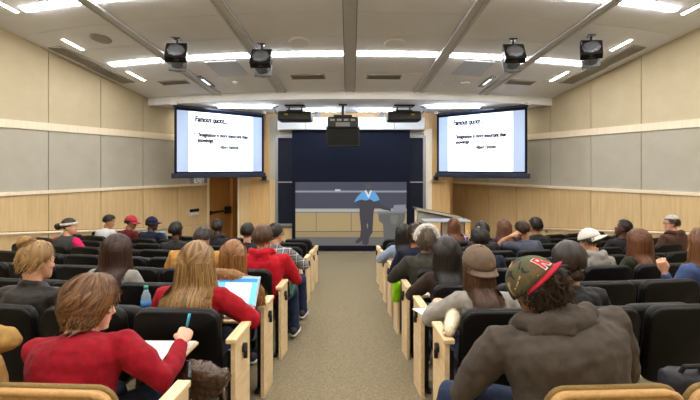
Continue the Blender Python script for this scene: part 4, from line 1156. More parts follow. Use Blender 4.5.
def headband(mt):
    def f(root, HM):
        mb = MB(); pts = []
        for j in range(25):
            a = 2 * math.pi * j / 24
            pts.append(HM @ (HC + Vector(((HR.x + 0.018) * math.cos(a), (HR.y + 0.018) * math.sin(a), 0.032 + 0.02 * math.sin(a)))))
        mb.tube(pts, [(0.018, 0.005)] * 25, 8, cap=False, up=(0, 0, 1)); mb.build('headband', mt, root, smooth=True)
    return f
# ------------------------------------------------------------------ people table
def X_for(k, px, dy=0.25):
    lo, hi = -7.0, 7.0
    for _ in range(50):
        m = (lo + hi) / 2; p, t = seat_at(k, m, dy)
        if 350 + F * p.x / p.y < px: lo = m
        else: hi = m
    return lo
def seat_index(k, X):
    sd = -1 if X < 0 else 1
    i = round(((AL - 0.37 - X) if sd < 0 else (X - AR - 0.37)) / PITCH)
    return sd, max(0, i)
def seat_X(sd, i): return (AL - 0.37 - PITCH * i) if sd < 0 else (AR + 0.37 + PITCH * i)
def P(label, k, px, **kw):
    X = X_for(k, px); sd, i = seat_index(k, X); i = kw.pop('seat', i)
    Xs = seat_X(sd, i); dx = max(-0.08, min(0.08, X - Xs))
    TAKEN[(k, sd, i)] = kw.pop('tablet', False)
    p, t = seat_at(k, Xs)
    hx = kw.pop('hipx', None)
    if hx is None: hx = dx
    kw['hips'] = (hx, kw.pop('hipy', -0.005))
    for a, s_ in (('armL', -1), ('armR', 1)):
        if kw.get(a) is None: kw[a] = (hx + s_ * 0.11, 0.26, 0.64)
    lg = kw.get('legs', ((-0.095, 0.40), (0.095, 0.40))); kw['legs'] = tuple((a + hx, b) for a, b in lg)
    kw['s'] = kw.get('s', 1.0) * 0.965; kw['seatdrop'] = kw.get('seatdrop', 0.0) + 0.015
    kw.setdefault('vox', 0.011 if k <= 1 else (0.014 if k <= 3 else 0.018))
    kw.setdefault('seed', int(px) + 100 * k)
    return make_person(label, p, t, **kw)
def H(kind, name, c1, c2, **kw): return dict(kind=kind, name=name, c1=c1, c2=c2, **kw)
BLACKH = ((14, 11, 10), (44, 36, 32)); DKBROWN = ((30, 20, 14), (70, 48, 34)); BROWN = ((70, 42, 22), (132, 86, 48)); BLOND = ((112, 76, 40), (206, 164, 106)); GREYB = ((60, 50, 42), (124, 110, 96)); HONEY = ((104, 64, 28), (190, 130, 66))

C_red = cloth('red_sweatshirt', (150, 14, 34), (126, 9, 26)); C_red2 = cloth('red_jersey', (158, 16, 32), (136, 11, 24)); C_redhood = cloth('bright_red_fleece', (184, 20, 38), (160, 14, 30))
C_grey = cloth('charcoal_hoodie', (78, 70, 64), (67, 60, 54)); C_ltgrey = cloth('light_grey_knit', (156, 152, 145), (138, 134, 128), bump=0.5, bscale=160)
C_black = cloth('black_jacket', (26, 25, 26), (20, 19, 20), rough=0.6); C_leather = cloth('dark_leather', (50, 47, 43), (38, 36, 33), rough=0.5, bump=0.15, bscale=90)
C_navy = cloth('navy', (26, 30, 48), (20, 24, 40)); C_maroon = cloth('maroon', (92, 26, 30), (76, 20, 24)); C_white = cloth('white_shirt', (216, 216, 218), (200, 200, 204)); C_pink = cloth('pink_fleece', (214, 30, 96), (190, 22, 80))
C_vest = cloth('charcoal_vest', (64, 62, 62)); C_tan = cloth('mustard_jacket', (178, 132, 66), (156, 112, 52)); C_dkgrey = cloth('dark_scarf', (52, 48, 52), (42, 38, 42)); C_olive = cloth('olive_jacket', (62, 60, 52), (50, 48, 42))
C_purple = cloth('plum_top', (58, 40, 66), (46, 32, 54)); C_slate = cloth('slate_tee', (78, 82, 96), (68, 72, 86)); C_hgrey = cloth('grey_hoodie', (150, 148, 142), (134, 132, 126)); C_green = cloth('dark_green_top', (52, 58, 40), (42, 48, 32))
C_brown = cloth('brown_hoodie', (84, 56, 46), (70, 46, 38)); C_denim = cloth('blue_denim', (74, 92, 136), (60, 76, 118), bump=0.4); C_pale = cloth('pale_blue_jacket', (150, 166, 190), (130, 146, 172)); C_choc = cloth('chocolate_cardigan', (56, 44, 38), (46, 36, 30))
def plaid(name, base, dark, lightc, scale):
    if name in MATS: return MATS[name]
    m = mat(name, base, 0.85); nt = m.node_tree; b = nt.nodes['Principled BSDF']
    tc = nt.nodes.new('ShaderNodeTexCoord'); prev = None
    for ax, (thr, colr) in ((0, (0.55, dark)), (2, (0.55, dark)), (0, (0.93, lightc)), (2, (0.93, lightc))):
        w = nt.nodes.new('ShaderNodeTexWave'); w.bands_direction = 'XYZ'[ax]; w.inputs['Scale'].default_value = scale; w.inputs['Distortion'].default_value = 0
        nt.links.new(tc.outputs['Object'], w.inputs['Vector'])
        g = nt.nodes.new('ShaderNodeMath'); g.operation = 'GREATER_THAN'; g.inputs[1].default_value = thr; nt.links.new(w.outputs['Fac'], g.inputs[0])
        g2 = nt.nodes.new('ShaderNodeMath'); g2.operation = 'MULTIPLY'; g2.inputs[1].default_value = 0.5; nt.links.new(g.outputs[0], g2.inputs[0])
        mx = nt.nodes.new('ShaderNodeMix'); mx.data_type = 'RGBA'; mx.inputs[7].default_value = (*lin(colr), 1)
        if prev: nt.links.new(prev, mx.inputs[6])
        else: mx.inputs[6].default_value = (*lin(base), 1)
        nt.links.new(g2.outputs[0], mx.inputs[0]); prev = mx.outputs[2]
    nt.links.new(prev, b.inputs['Base Color']); return m
C_plaid = plaid('grey_plaid', (110, 110, 112), (26, 26, 32), (206, 206, 208), 4.2); C_plaid2 = plaid('red_blue_plaid', (54, 84, 140), (170, 24, 40), (206, 216, 230), 5.0)
def camo():
    m = mat('camo', (70, 74, 46), 0.85); nt = m.node_tree; b = nt.nodes['Principled BSDF']
    tc = nt.nodes.new('ShaderNodeTexCoord'); n = nt.nodes.new('ShaderNodeTexNoise'); n.inputs['Scale'].default_value = 16; n.inputs['Detail'].default_value = 1.2; n.inputs['Distortion'].default_value = 0.8
    nt.links.new(tc.outputs['Object'], n.inputs['Vector'])
    cr = nt.nodes.new('ShaderNodeValToRGB'); cr.color_ramp.interpolation = 'CONSTANT'
    e = cr.color_ramp.elements; e[0].position = 0; e[0].color = (*lin((34, 30, 24)), 1); e[1].position = 0.42; e[1].color = (*lin((74, 80, 50)), 1)
    for p_, c_ in ((0.52, (104, 72, 46)), (0.60, (70, 76, 48)), (0.66, (168, 150, 112))):
        x = e.new(p_); x.color = (*lin(c_), 1)
    nt.links.new(n.outputs['Fac'], cr.inputs[0]); nt.links.new(cr.outputs[0], b.inputs['Base Color']); return m
def furry(parent, pts, rad, n, length, name, mt, rng, width=0.0022, core=0.4):
    mb = MB(); mb.tube(pts, rad, 10, dome=True)
    hh = Hair(Matrix.Identity(4), rng); hh.mb(mb, core)
    pts = np.array([tuple(p) for p in pts]); K = len(pts)
    u = rng.uniform(0, K - 1.001, n); i = u.astype(int); f = (u - i)[:, None]
    c = pts[i] * (1 - f) + pts[i + 1] * f
    d = rng.normal(0, 1, (n, 3)); d[:, 2] += 0.2; d /= np.linalg.norm(d, axis=1, keepdims=True)
    t = np.linspace(0, 1, 5)[None, :, None]; rr_ = np.array(rad if isinstance(rad, (list, tuple)) else [rad] * K)
    r0 = rr_[i][:, None, None]
    L = length * rng.uniform(0.5, 1.2, n)[:, None, None]
    Pn = c[:, None, :] + d[:, None, :] * (r0 * 0.8 + L * t) + np.array([0, 0, -1.0]) * (t ** 2) * L * 0.5
    hh.ribbons(Pn, width, rng.uniform(0, 1, n), outward=np.array([0.3, 0.1, 5.0]))
    return hh.build(name, mt, parent)
RG = np.random.default_rng(5)

# ---- back row of tan chairs: two people close by
# red sweatshirt, writing
TX0 = -1.17
def tan_seat(X, dy=0.30): return seat_at(0, X, dy)
p, t = tan_seat(TX0)
gal, gHM, gT, garms = make_person('person with short brown hair in a red sweatshirt, writing on a tablet arm', p, t, C_red, M_jean, SK_L, s=0.97, w=1.26, lean=27, leanx=-5, seatdrop=0.115, head=(-46, -12, -4), headoff=(-0.01, 0.0, -0.01),
    armR=(0.29, 0.30, 0.705), poleR=(1.0, -0.5, -0.7), armL=(-0.14, 0.34, 0.62), gripR=0.85, palmR=(-0.5, 0.2, -0.9), hips=(-0.09, -0.04), hair=H('bob', 'chestnut', (70, 45, 26), (132, 92, 54), n=1100), vox=0.0095, hunch=0.02, seed=3, topname='sweatshirt', wrinkle=0.02)
# camo cap
def camo_emblem(c, Q, rr):
    az, el = R(90), 0.46
    wrap_text('R', 0.092, 0.0072, M_white, c, Q, rr, az, el, 0.0035, 'emblem_outline')
    wrap_text('R', 0.092, 0.0020, mat('emblem_red', (196, 24, 40), 0.7), c, Q, rr, az, el, 0.0060, 'emblem')
    MB().ell(Q @ Vector((0.028, 0.094, 0.058)), (0.008, 0.006, 0.006), nu=8, nv=5).build('emblem_badge', C_hgrey, c, smooth=True)
p, t = tan_seat(0.98)
man, mHM, mT, marms = make_person('large person in a charcoal hoodie wearing a backwards camouflage cap with a red R', p, t, C_grey, M_jean, SK_M, seatdrop=0.05, s=1.05, w=1.56, shoulders=0.95, lean=13, leanx=-9, head=(34, -10, -15), headoff=(-0.015, 0.0, -0.02),
    armL=(-0.30, 0.28, 0.62), poleL=(-1.0, -0.5, -0.9), armR=(0.16, 0.30, 0.62), hips=(0.0, -0.09), hair=H('curly', 'black_curls', (16, 11, 9), (58, 40, 30), n=2000, thick=0.032, len=0.05, side=0.42), vox=0.0095, hood=1.35, seed=9, topname='hoodie', hunch=0.04,
    legs=((-0.46, 0.30), (0.2, 0.40)), cap=dome_cap(camo(), cloth('cap_red', (176, 24, 48)), rot=180, tilt=31, roll=10, grow=0.036, edge=cloth('cap_red', (176, 24, 48)), emblem=camo_emblem, brimlen=0.042, low=-0.06, flatbrim=True), wrinkle=0.02)

def cap_patch(c, Q, rr):
    mb = MB(); az, el = R(98), 0.40; g = []
    for i in range(4):
        for j in range(5):
            a = az + (j - 2) * 0.075; e = el + (i - 1.5) * 0.06
            g.append(Q @ Vector(((rr[0] + 0.003) * math.cos(e) * math.cos(a), (rr[1] + 0.003) * math.cos(e) * math.sin(a), (rr[2] + 0.003) * math.sin(e) ** 0.9)))
    mb.add(g, [(i * 5 + j, i * 5 + j + 1, i * 5 + j + 6, i * 5 + j + 5) for i in range(3) for j in range(4)])
    mb.build('patch', cloth('patch_tan', (150, 112, 84)), c, smooth=True)
# ---- first black row
P('woman with blonde hair in a messy bun, wearing a dark leather jacket', 1, 24, top=C_leather, hair=H('bun', 'blonde_bun', (96, 68, 36), (186, 150, 98), n=1100, thick=0.022, bun=(-0.03, -0.055, 0.235), br=0.05), head=(-22, -6, 0), seatdrop=0.03, w=1.02, topname='jacket', collar='shirt', s=0.98)
P('woman with long blonde hair in a red jersey behind an open laptop', 1, 187, top=C_red2, hair=H('long', 'dark_blonde', (84, 58, 32), (176, 138, 86), n=2600, zend=0.72, flare=0.5, thick=0.022, azmin=1.0, wave=0.012), head=(-4, -6, 2), armR=(0.27, 0.27, 0.68), poleR=(1, -0.5, -0.5), w=1.12, s=0.98, seatdrop=0.02, lean=7, leanx=1, topname='jersey', tablet=True)
P('woman in a taupe cap and light grey knit sweater with long brown hair', 1, 488, top=C_ltgrey, sk=SK_L, hair=H('long', 'brown_straight', (46, 28, 18), (98, 64, 42), n=900, zend=0.90, flare=0.05, thick=0.006, azmin=1.2), head=(8, -16, -4), w=0.98, s=0.95, seatdrop=0.035, lean=9, armL=(-0.24, 0.36, 0.70), poleL=(-1, -0.6, -0.6),
  cap=dome_cap(cloth('taupe_cap', (116, 100, 86), (104, 88, 76)), cloth('taupe_cap', (116, 100, 86)), rot=186, tilt=-34, grow=0.024, low=-0.10, brimlen=0.05, emblem=cap_patch), tablet=True)
P('person with smooth dark pinned-back hair in a black jacket', 1, 578, top=C_black, hair=H('bun', 'black_smooth', (20, 15, 13), (62, 48, 40), n=700, thick=0.028, bun=(0.02, -0.09, 0.05), br=0.035), head=(-12, -4, 0), w=1.1, s=0.96, seatdrop=0.02, topname='jacket', wrinkle=0.03, lean=6)

# ---- second black row
P('woman with very long dark brown hair and a light grey cardigan', 2, 114, top=C_ltgrey, hair=H('long', 'espresso', (26, 15, 11), (72, 44, 32), n=1300, zend=0.62, flare=0.45, thick=0.022, azmin=0.9, wave=0.008), head=(-6, -4, 0), s=0.96, seatdrop=0.02, lean=4)
coat, cHM, cT, _ = P('woman with shoulder-length honey brown hair in a black top', 2, 227, top=C_black, hair=H('long', 'honey', (92, 56, 28), (166, 114, 60), n=900, zend=0.82, flare=0.15, thick=0.018, azmin=0.9), head=(4, -10, 0), w=1.1, s=0.92, seatdrop=0.04, lean=7, leanx=2, topname='sweater')
o = thing('hung_coat', (0, 0, 0), 'black coat with brown fur trimmed hood hung over an aisle chair', 'coat'); p_, t_ = seat_at(2, seat_X(-1, 0)); o.location = p_; o.rotation_euler = (0, 0, t_)
mb = MB(); mb.rings([[Vector((rx * math.cos(a), cy + ry * math.sin(a), z)) for a in [2 * math.pi * j / 16 for j in range(16)]] for z, rx, ry, cy in ((0.30, 0.26, 0.05, -0.335), (0.50, 0.27, 0.055, -0.345), (0.70, 0.285, 0.06, -0.355), (0.84, 0.29, 0.07, -0.345), (0.895, 0.24, 0.05, -0.32))])
obj('coat_body', remesh(mb, 'coat_body', 0.012, C_black, 3, 0.03), o)
furry(o, [Vector(q) for q in ((-0.24, -0.30, 0.89), (-0.12, -0.33, 0.93), (0.0, -0.34, 0.94), (0.12, -0.335, 0.93), (0.23, -0.32, 0.88), (0.30, -0.29, 0.80), (0.31, -0.26, 0.70))], [0.04, 0.05, 0.05, 0.052, 0.052, 0.05, 0.04], 1800, 0.04, 'fur_trim', hair_mat('brown_fur', (84, 52, 26), (186, 134, 76)), RG)
P('woman with long straight black hair in a chocolate cardigan', 2, 450, top=C_choc, sk=SK_T, hair=H('long', 'jet', *BLACKH, n=1200, zend=0.74, flare=0.15, thick=0.02, azmin=0.9, wave=0.004), head=(6, -4, 0), w=0.95, s=0.94, seatdrop=0.02, armL=(-0.22, 0.34, 0.69), poleL=(-1, -0.6, -0.6), tablet=True)
P('person in a blue denim jacket raising one hand at the row end', 2, 724, top=C_denim, sk=SK_L, hair=H('long', 'light_brown', *BROWN, n=500, zend=0.82), w=1.05, armL=(-0.30, 0.05, 0.84), poleL=(-0.5, 0.3, -1), gripL=0.8, palmL=(0.6, 0.6, 0), lean=2, leanx=-4, topname='jacket', tablet=False, collar='shirt')

# ---- third black row
P('man with short brown hair in a bright red hooded sweatshirt', 3, 260, top=C_redhood, hair=H('short', 'brown_crop', (46, 28, 18), (104, 70, 46), n=1000, thick=0.026), w=1.36, s=1.04, hood=True, topname='hooded_sweatshirt', armR=(0.24, 0.34, 0.69), poleR=(1, -0.6, -0.6), lean=8, legs=((-0.1, 0.4), (0.24, 0.42)))
P('person with bowed dark head in a mustard tan jacket', 3, 189, seat=1, top=C_tan, hair=H('short', 'charcoal', (26, 22, 22), (70, 62, 60), n=700, thick=0.014), w=1.4, s=1.06, seatdrop=-0.02, lean=16, head=(4, -30, 0), headoff=(0, 0.02, -0.03), topname='jacket', collar='shirt', hunch=0.05)
knit, kHM, kT, _ = P('person with grey brown curls and a fluffy white band, in an olive jacket', 3, 423, top=C_olive, hair=H('curly', 'grey_curls', *GREYB, n=1200, thick=0.016, len=0.03), w=1.15, s=1.0, topname='jacket', collar='shirt', armL=(-0.24, 0.28, 0.70), poleL=(-1, -0.4, -0.4), leanx=-2)
furry(knit, [kHM @ (HC + Vector(((HR.x + 0.03) * math.cos(a), -0.03, (HR.z + 0.026) * math.sin(a)))) for a in [R(8 + 15 * j) for j in range(12)]], 0.03, 1200, 0.035, 'fluffy_band', hair_mat('white_fur', (206, 202, 196), (244, 242, 238)), RG)
P('man with short black hair in a navy jacket', 3, 474, top=C_navy, sk=SK_M, hair=H('short', 'black_crop', *BLACKH, n=700, thick=0.016), w=1.12, s=1.0, topname='jacket', lean=6)
P('man in a white cap and pale grey hooded sweatshirt', 3, 617, seat=3, top=C_hgrey, sk=SK_L, hair=H('short', 'dark_crop', *DKBROWN, n=400), w=1.05, s=0.98, hood=True, seatdrop=0.03, head=(28, -12, 0), lean=10, topname='hooded_sweatshirt', cap=dome_cap(cloth('white_cap', (226, 222, 212), (214, 210, 200)), cloth('white_cap', (226, 222, 212)), rot=195, tilt=8, grow=0.018, closure=False))
P('woman with long glossy brown hair in a dark green top', 3, 653, seat=4, top=C_green, hair=H('long', 'auburn', (60, 34, 20), (126, 78, 44), n=1000, zend=0.78, flare=0.35, thick=0.018, azmin=0.8), head=(20, -8, 0), s=0.95, seatdrop=0.03)

# ---- fourth to eighth black rows
P('man with glasses in a grey plaid shirt', 4, 273, top=C_plaid, hair=H('short', 'black_crop2', *BLACKH, n=500, thick=0.018), head=(-28, -4, 0), s=1.03, glasses=True, topname='shirt', collar='shirt', armR=(0.26, 0.28, 0.70), poleR=(1, -0.4, -0.4), legs=((-0.1, 0.4), (0.26, 0.40)))
P('person with curly dark hair in a dark jacket, fourth row aisle chair near the lectern', 4, 408, top=C_navy, sk=SK_M, hair=H('curly', 'dark_curls', *DKBROWN, n=700, thick=0.016, len=0.025), s=1.0, w=1.05, topname='jacket')
P('woman with a white headband and dark bun in a pink top and charcoal vest', 5, 55, top=C_pink, hair=H('bun', 'dark_bun', *DKBROWN, n=400, thick=0.014, bun=(0, -0.14, 0.11), br=0.05), head=(-62, -4, 0), w=1.05, vest=C_vest, cap=headband(cloth('white_band', (236, 232, 226))), armR=(0.2, 0.25, 0.66))
P('person with black hair showing behind the bright red sweatshirt', 5, 246, top=C_black, hair=H('short', 'black_crop3', *BLACKH, n=300, thick=0.02), topname='jacket', s=0.96)
P('person with a black bowed head behind the mustard jacket', 5, 183, top=C_black, sk=SK_D, hair=H('short', 'black_crop4', *BLACKH, n=300, thick=0.018), s=0.97, topname='jacket', lean=10)
P('person with black hair in a pale blue jacket leaning toward the aisle', 5, 401, top=C_pale, hair=H('long', 'jet2', *BLACKH, n=300, zend=0.86, flare=0.2), leanx=-6, s=0.97, topname='jacket', armL=(-0.26, 0.25, 0.66), poleL=(-1, -0.2, -0.3))
P('person with a flat black cap seated behind the navy jacket', 5, 478, top=C_black, sk=SK_D, hair=H('short', 'black_crop5', *BLACKH, n=300, thick=0.02), topname='jacket', s=1.0)
P('man in a slate grey tee resting his head on his hand', 5, 531, top=C_slate, sk=SK_M, hair=H('short', 'brown_crop2', *DKBROWN, n=400, thick=0.02), sleeves='short', head=(14, -10, -12), leanx=-4, armL=(-0.17, 0.07, 1.0), poleL=(-0.8, 0.5, -0.8), palmL=(1, -0.2, 0), gripL=0.4, topname='tee_shirt', lean=8)
P('man with short black hair in a black jacket leaning back', 5, 613, top=C_black, sk=SK_D, hair=H('short', 'black_crop6', *BLACKH, n=300, thick=0.014), lean=-8, head=(42, 14, 0), topname='jacket', w=1.15)
P('man with glasses and a small pale cap in a brown hooded sweatshirt', 5, 677, top=C_brown, hair=H('short', 'brown_crop3', *DKBROWN, n=300), head=(58, 0, 0), hood=True, w=1.15, s=1.04, glasses=True, topname='hooded_sweatshirt', cap=dome_cap(cloth('pale_cap', (196, 190, 186)), cloth('pale_cap', (196, 190, 186)), rot=180, grow=0.02, low=0.3, brim=False))
P('person with cropped dark hair and a dark scarf below the exit door', 6, 206, top=C_dkgrey, sk=SK_D, hair=H('short', 'black_crop7', (24, 18, 17), (56, 44, 40), n=300, thick=0.012), s=1.03, collar='shirt', topname='jacket', hood=True)
P('woman with brown wavy hair in a plum top', 6, 507, top=C_purple, hair=H('long', 'brown_wavy', (60, 36, 24), (126, 82, 56), n=400, zend=0.82, flare=0.4), head=(8, -4, 0), s=1.0)
P('person with spiky black hair behind the slate grey tee', 6, 539, top=C_black, sk=SK_M, hair=H('curly', 'black_spikes', *BLACKH, n=400, thick=0.016, len=0.022), s=1.04, head=(20, 0, 0))
P('man in a navy cap and navy jacket, seen in profile by the wainscot', 7, 141, top=C_navy, sk=SK_D, hair=H('short', 'black_crop8', *BLACKH, n=200), head=(-62, -4, 0), topname='jacket', s=1.0, cap=dome_cap(cloth('navy_cap', (30, 34, 60)), cloth('navy_cap', (30, 34, 60)), grow=0.016), w=1.1, armR=(0.2, 0.3, 0.68))
P('person in a red cap and maroon jacket beside the white shirt', 7, 110, seat=6, top=C_maroon, sk=SK_T, hair=H('short', 'dark_crop2', *DKBROWN, n=250), head=(-58, -14, 0), topname='jacket', lean=10, s=1.02, cap=dome_cap(cloth('red_cap', (176, 50, 62)), cloth('red_cap', (176, 50, 62)), grow=0.018), armR=(0.2, 0.25, 0.75))
P('young man with black hair in a white shirt looking down', 7, 92, seat=7, top=C_white, sk=SK_M, hair=H('short', 'black_crop9', *BLACKH, n=300, thick=0.022), head=(-60, -18, 0), lean=10, topname='shirt', s=1.02)
P('woman with long brown hair in a red and blue plaid jacket before the lectern', 7, 455, top=C_plaid2, hair=H('long', 'brown_long', (66, 38, 24), (130, 84, 52), n=300, zend=0.85, flare=0.2), topname='jacket', s=1.04, w=1.1)

# ------------------------------------------------------------------ chairs
NSEAT = {1: 3, 2: 5, 3: 6, 4: 7, 5: 8, 6: 9, 7: 9, 8: 9}
for k in range(1, 9):
    for sd in (-1, 1):
        for i in range(NSEAT[k]):
            add_chair(k, sd, i, (k, sd, i) in TAKEN, TAKEN.get((k, sd, i), False))
# tan chairs of the back row
tn_back = pad(0.52, 0.36, 0.07, 0.06, 0.02, lambda q: Vector((q.x, -0.235, 0.56)) + Matrix.Rotation(R(8), 3, 'X') @ Vector((0, q.y, q.z - 0.02 * (q.x / 0.26) ** 2))).mesh('tan_backrest', M_tan, True)
rim = rrect(0.515, 0.355, 0.06); rim = rim + rim[:1]
def rim_tube(yo): return MB().tube([Vector((x, -0.235, 0.56)) + Matrix.Rotation(R(8), 3, 'X') @ Vector((0, yo, z - 0.02 * (x / 0.26) ** 2)) for x, z in rim], 0.014, 8, cap=False)
tn_pipe = rim_tube(0.012).mesh('piping', M_tanpipe, True)
tn_shell = rim_tube(-0.030).mesh('rim', M_tan, True)
tn_seat = pad(0.50, 0.44, 0.09, 0.06, 0.025, flat(0, 0.03, 0.40)).mesh('tan_seat', M_tan, True)
m = MB()
for sx in (-0.22, 0.22):
    for sy in (-0.16, 0.2): m.tube([(sx, sy, 0.0), (sx * 0.95, sy * 0.95, 0.38)], 0.015, 8)
tn_legs = []
for sx in (-0.22, 0.22):
    for sy in (-0.16, 0.2): tn_legs.append(MB().tube([(sx, sy, 0.0), (sx * 0.95, sy * 0.95, 0.38)], 0.015, 8).mesh('leg', M_blackmetal, True))
def tan_chair(X, lab, end=None):
    p, t = tan_seat(X)
    o = thing('tan_chair', p, lab, 'chair', 'tan chairs of the back row', t)
    b = obj('backrest', tn_back, o); obj('piping', tn_pipe, b); obj('rim', tn_shell, b); obj('seat', tn_seat, o)
    for l in tn_legs: obj('leg', l, o)
    MB().box((0, -0.19, 0.40), (0.06, 0.03, 0.12)).build('back_support', M_blackmetal, o)
    if end is not None:
        s_ = 1 if end > 0 else -1
        e = obj('end_panel', ch_end, o); e.location.x = end; e.scale.z = 0.93; c = obj('arm_cap', ch_cap, o); c.location = (end - s_ * 0.01, 0, -0.048)
        l = obj('latch', ch_latch, e); l.location = (s_ * 0.014, -0.16, 0.60); l.scale.x = s_
        MB().box((end * 0.75, -0.02, 0.36), (abs(end) * 0.5, 0.04, 0.03)).build('crossbar', M_blackmetal, o)
    return o
tan_chair(TX0, 'tan upholstered chair under the person in the red sweatshirt', 0.44)
tan_chair(TX0 - 0.56, 'tan upholstered chair with a hooded tan coat hung on it')
tan_chair(1.02, 'tan upholstered chair under the camouflage cap wearer')
tan_chair(1.58, 'empty tan upholstered chair beside the charcoal hoodie')

# ------------------------------------------------------------------ small things
def local_frame(k, X, dy=0.30):
    p, t = seat_at(k, X, dy); return Matrix.Translation(p) @ Matrix.Rotation(t, 4, 'Z')
def on(o, Mx): o.matrix_world = Mx; return o
# notebook and pen of the writer, on a tablet arm of the tan chair
G = local_frame(0, TX0)
o = on(thing('writing_tablet', (0, 0, 0), 'pale wood fold-out writing tablet before the red sweatshirt', 'tablet'), G)
MB().box((0.02, 0.30, 0.645), (0.60, 0.30, 0.018), bev=0.006).build('board', M_maple_end, o)
MB().tube([(0.40, 0.12, 0.60), (0.36, 0.22, 0.63), (0.26, 0.26, 0.637)], 0.014, 8).build('arm', M_blackmetal, o)
MB().tube([(0.40, 0.12, 0.60), (0.42, 0.0, 0.42), (0.44, -0.05, 0.0)], 0.014, 8).build('post', M_blackmetal, o)
o = on(thing('notebook', (0, 0, 0), 'open white notebook under the pen of the red sweatshirt writer', 'notebook'), G)
for s_ in (-1, 1): MB().box((0.03 + s_ * 0.145, 0.30, 0.6605), (0.285, 0.24, 0.008), (0, R(-s_ * 1.0), 0)).build('page_block', M_paper, o)
o = on(thing('pen', (0, 0, 0), 'bright blue pen held upright in the writing hand', 'pen'), G)
hw = garms[1][3]; fd = (garms[1][3] - garms[1][2]).normalized()
tip_ = hw + fd * 0.095 + Vector((-0.02, 0.0, -0.02)); axis = Vector((0.25, -0.10, 1.0)).normalized()
tip_ = Vector((tip_.x, tip_.y, 0.664))
MB().tube([tip_ + axis * 0.012, tip_ + axis * 0.15], 0.0055, 8).build('barrel', mat('pen_blue', (30, 140, 200), 0.3), o, smooth=True)
MB().tube([tip_, tip_ + axis * 0.014], [0.001, 0.005], 8).build('nib', M_grey, o, smooth=True)
MB().tube([tip_ + axis * 0.105, tip_ + axis * 0.165], 0.0075, 8).build('pen_cap', mat('pen_cap_blue', (60, 176, 224), 0.3), o, smooth=True)
# tan coat hung on the neighbouring tan chair
Gc = local_frame(0, TX0 - 0.56)
o = on(thing('hung_coat', (0, 0, 0), 'tan canvas coat with a bunched hood hung over a tan chair', 'coat'), Gc)
M_coat = cloth('tan_canvas', (150, 116, 66), (128, 96, 50), rough=0.8)
mb = MB(); mb.rings([[Vector((rx * math.cos(a), cy + ry * math.sin(a), z)) for a in [2 * math.pi * j / 16 for j in range(16)]] for z, rx, ry, cy in ((0.42, 0.38, 0.10, -0.20), (0.55, 0.39, 0.10, -0.21), (0.70, 0.37, 0.10, -0.22), (0.80, 0.33, 0.10, -0.20), (0.85, 0.26, 0.08, -0.19))])
obj('coat_body', remesh(mb, 'coat_body', 0.011, M_coat, 3, 0.03), o)
mb = MB(); mb.tube([(-0.16, -0.10, 0.86), (-0.10, -0.22, 0.89), (0.05, -0.26, 0.90), (0.18, -0.22, 0.89), (0.26, -0.10, 0.85)], [0.05, 0.065, 0.07, 0.065, 0.05], 12, dome=True); mb.ell((0.06, -0.20, 0.88), (0.2, 0.1, 0.08))
obj('hood', remesh(mb, 'hood', 0.010, cloth('tan_lining', (176, 142, 84), (150, 116, 62)), 3, 0.05), o)
# brown leather bag beside the writer
Gb = local_frame(0, -0.93)
o = on(thing('leather_bag', (0, 0, 0), 'shiny crumpled brown leather bag behind the blonde woman\'s chair', 'bag'), Gb)
M_lb = mat('brown_leather', (74, 50, 35), 0.22, (54, 36, 25), scale=14, bump=0.4, bscale=50)
mb = MB(); mb.tube([(0.02, 0.28, 0.545), (0.10, 0.28, 0.555), (0.19, 0.28, 0.55), (0.26, 0.28, 0.53)], [0.045, 0.07, 0.066, 0.045], 14, dome=True); mb.ell((0.27, 0.28, 0.54), (0.04, 0.05, 0.048)); mb.ell((0.13, 0.29, 0.49), (0.15, 0.06, 0.07))
obj('bag_body', remesh(mb, 'bag_body', 0.007, M_lb, 2, 0.018, CLOUD2), o)
MB().tube([(0.06, 0.24, 0.50), (0.09, 0.22, 0.28), (0.2, 0.22, 0.22), (0.3, 0.24, 0.40), (0.28, 0.26, 0.52)], 0.01, 8).build('strap', M_lb, o, smooth=True)
MB().tube([(0.14, 0.30, 0.40), (0.14, 0.30, 0.0)], 0.012, 8).build('hook_stand', M_blackmetal, o)
# laptop before the blonde woman
sX = seat_X(-1, 0)
Gl = local_frame(1, sX)
o = on(thing('laptop', (0, 0, 0), 'open silver laptop with a blue and white page on its screen', 'laptop'), Gl @ Matrix.Translation((0.13, 0.02, 0.0)))
Lz = 0.674
MB().box((0, 0.24, Lz), (0.32, 0.22, 0.016), bev=0.004).build('base', M_alu, o)
MB().box((0, 0.24, Lz + 0.009), (0.27, 0.10, 0.003)).build('keyboard', M_blackmetal, o)
rq = Matrix.Rotation(R(-40), 3, 'X')
def lp(x, y, z): return Vector((0, 0.35, Lz + 0.008)) + rq @ Vector((x, y, z))
MB().box(lp(0, 0, 0.115), (0.32, 0.010, 0.23), rq, 0.004).build('lid', M_alu, o)
sc_ = MB().box(lp(0, -0.006, 0.115), (0.295, 0.004, 0.20), rq).build('screen', mat('screen_blue', (96, 178, 226), 0.4, emit=0.8), o)
MB().box(lp(0.01, -0.009, 0.10), (0.19, 0.003, 0.15), rq).build('page', mat('screen_page', (206, 232, 248), 0.4, emit=0.9), sc_)
MB().box(lp(0, -0.009, 0.195), (0.285, 0.003, 0.025), rq).build('page_header', mat('screen_header', (40, 120, 180), 0.4, emit=0.7), sc_)
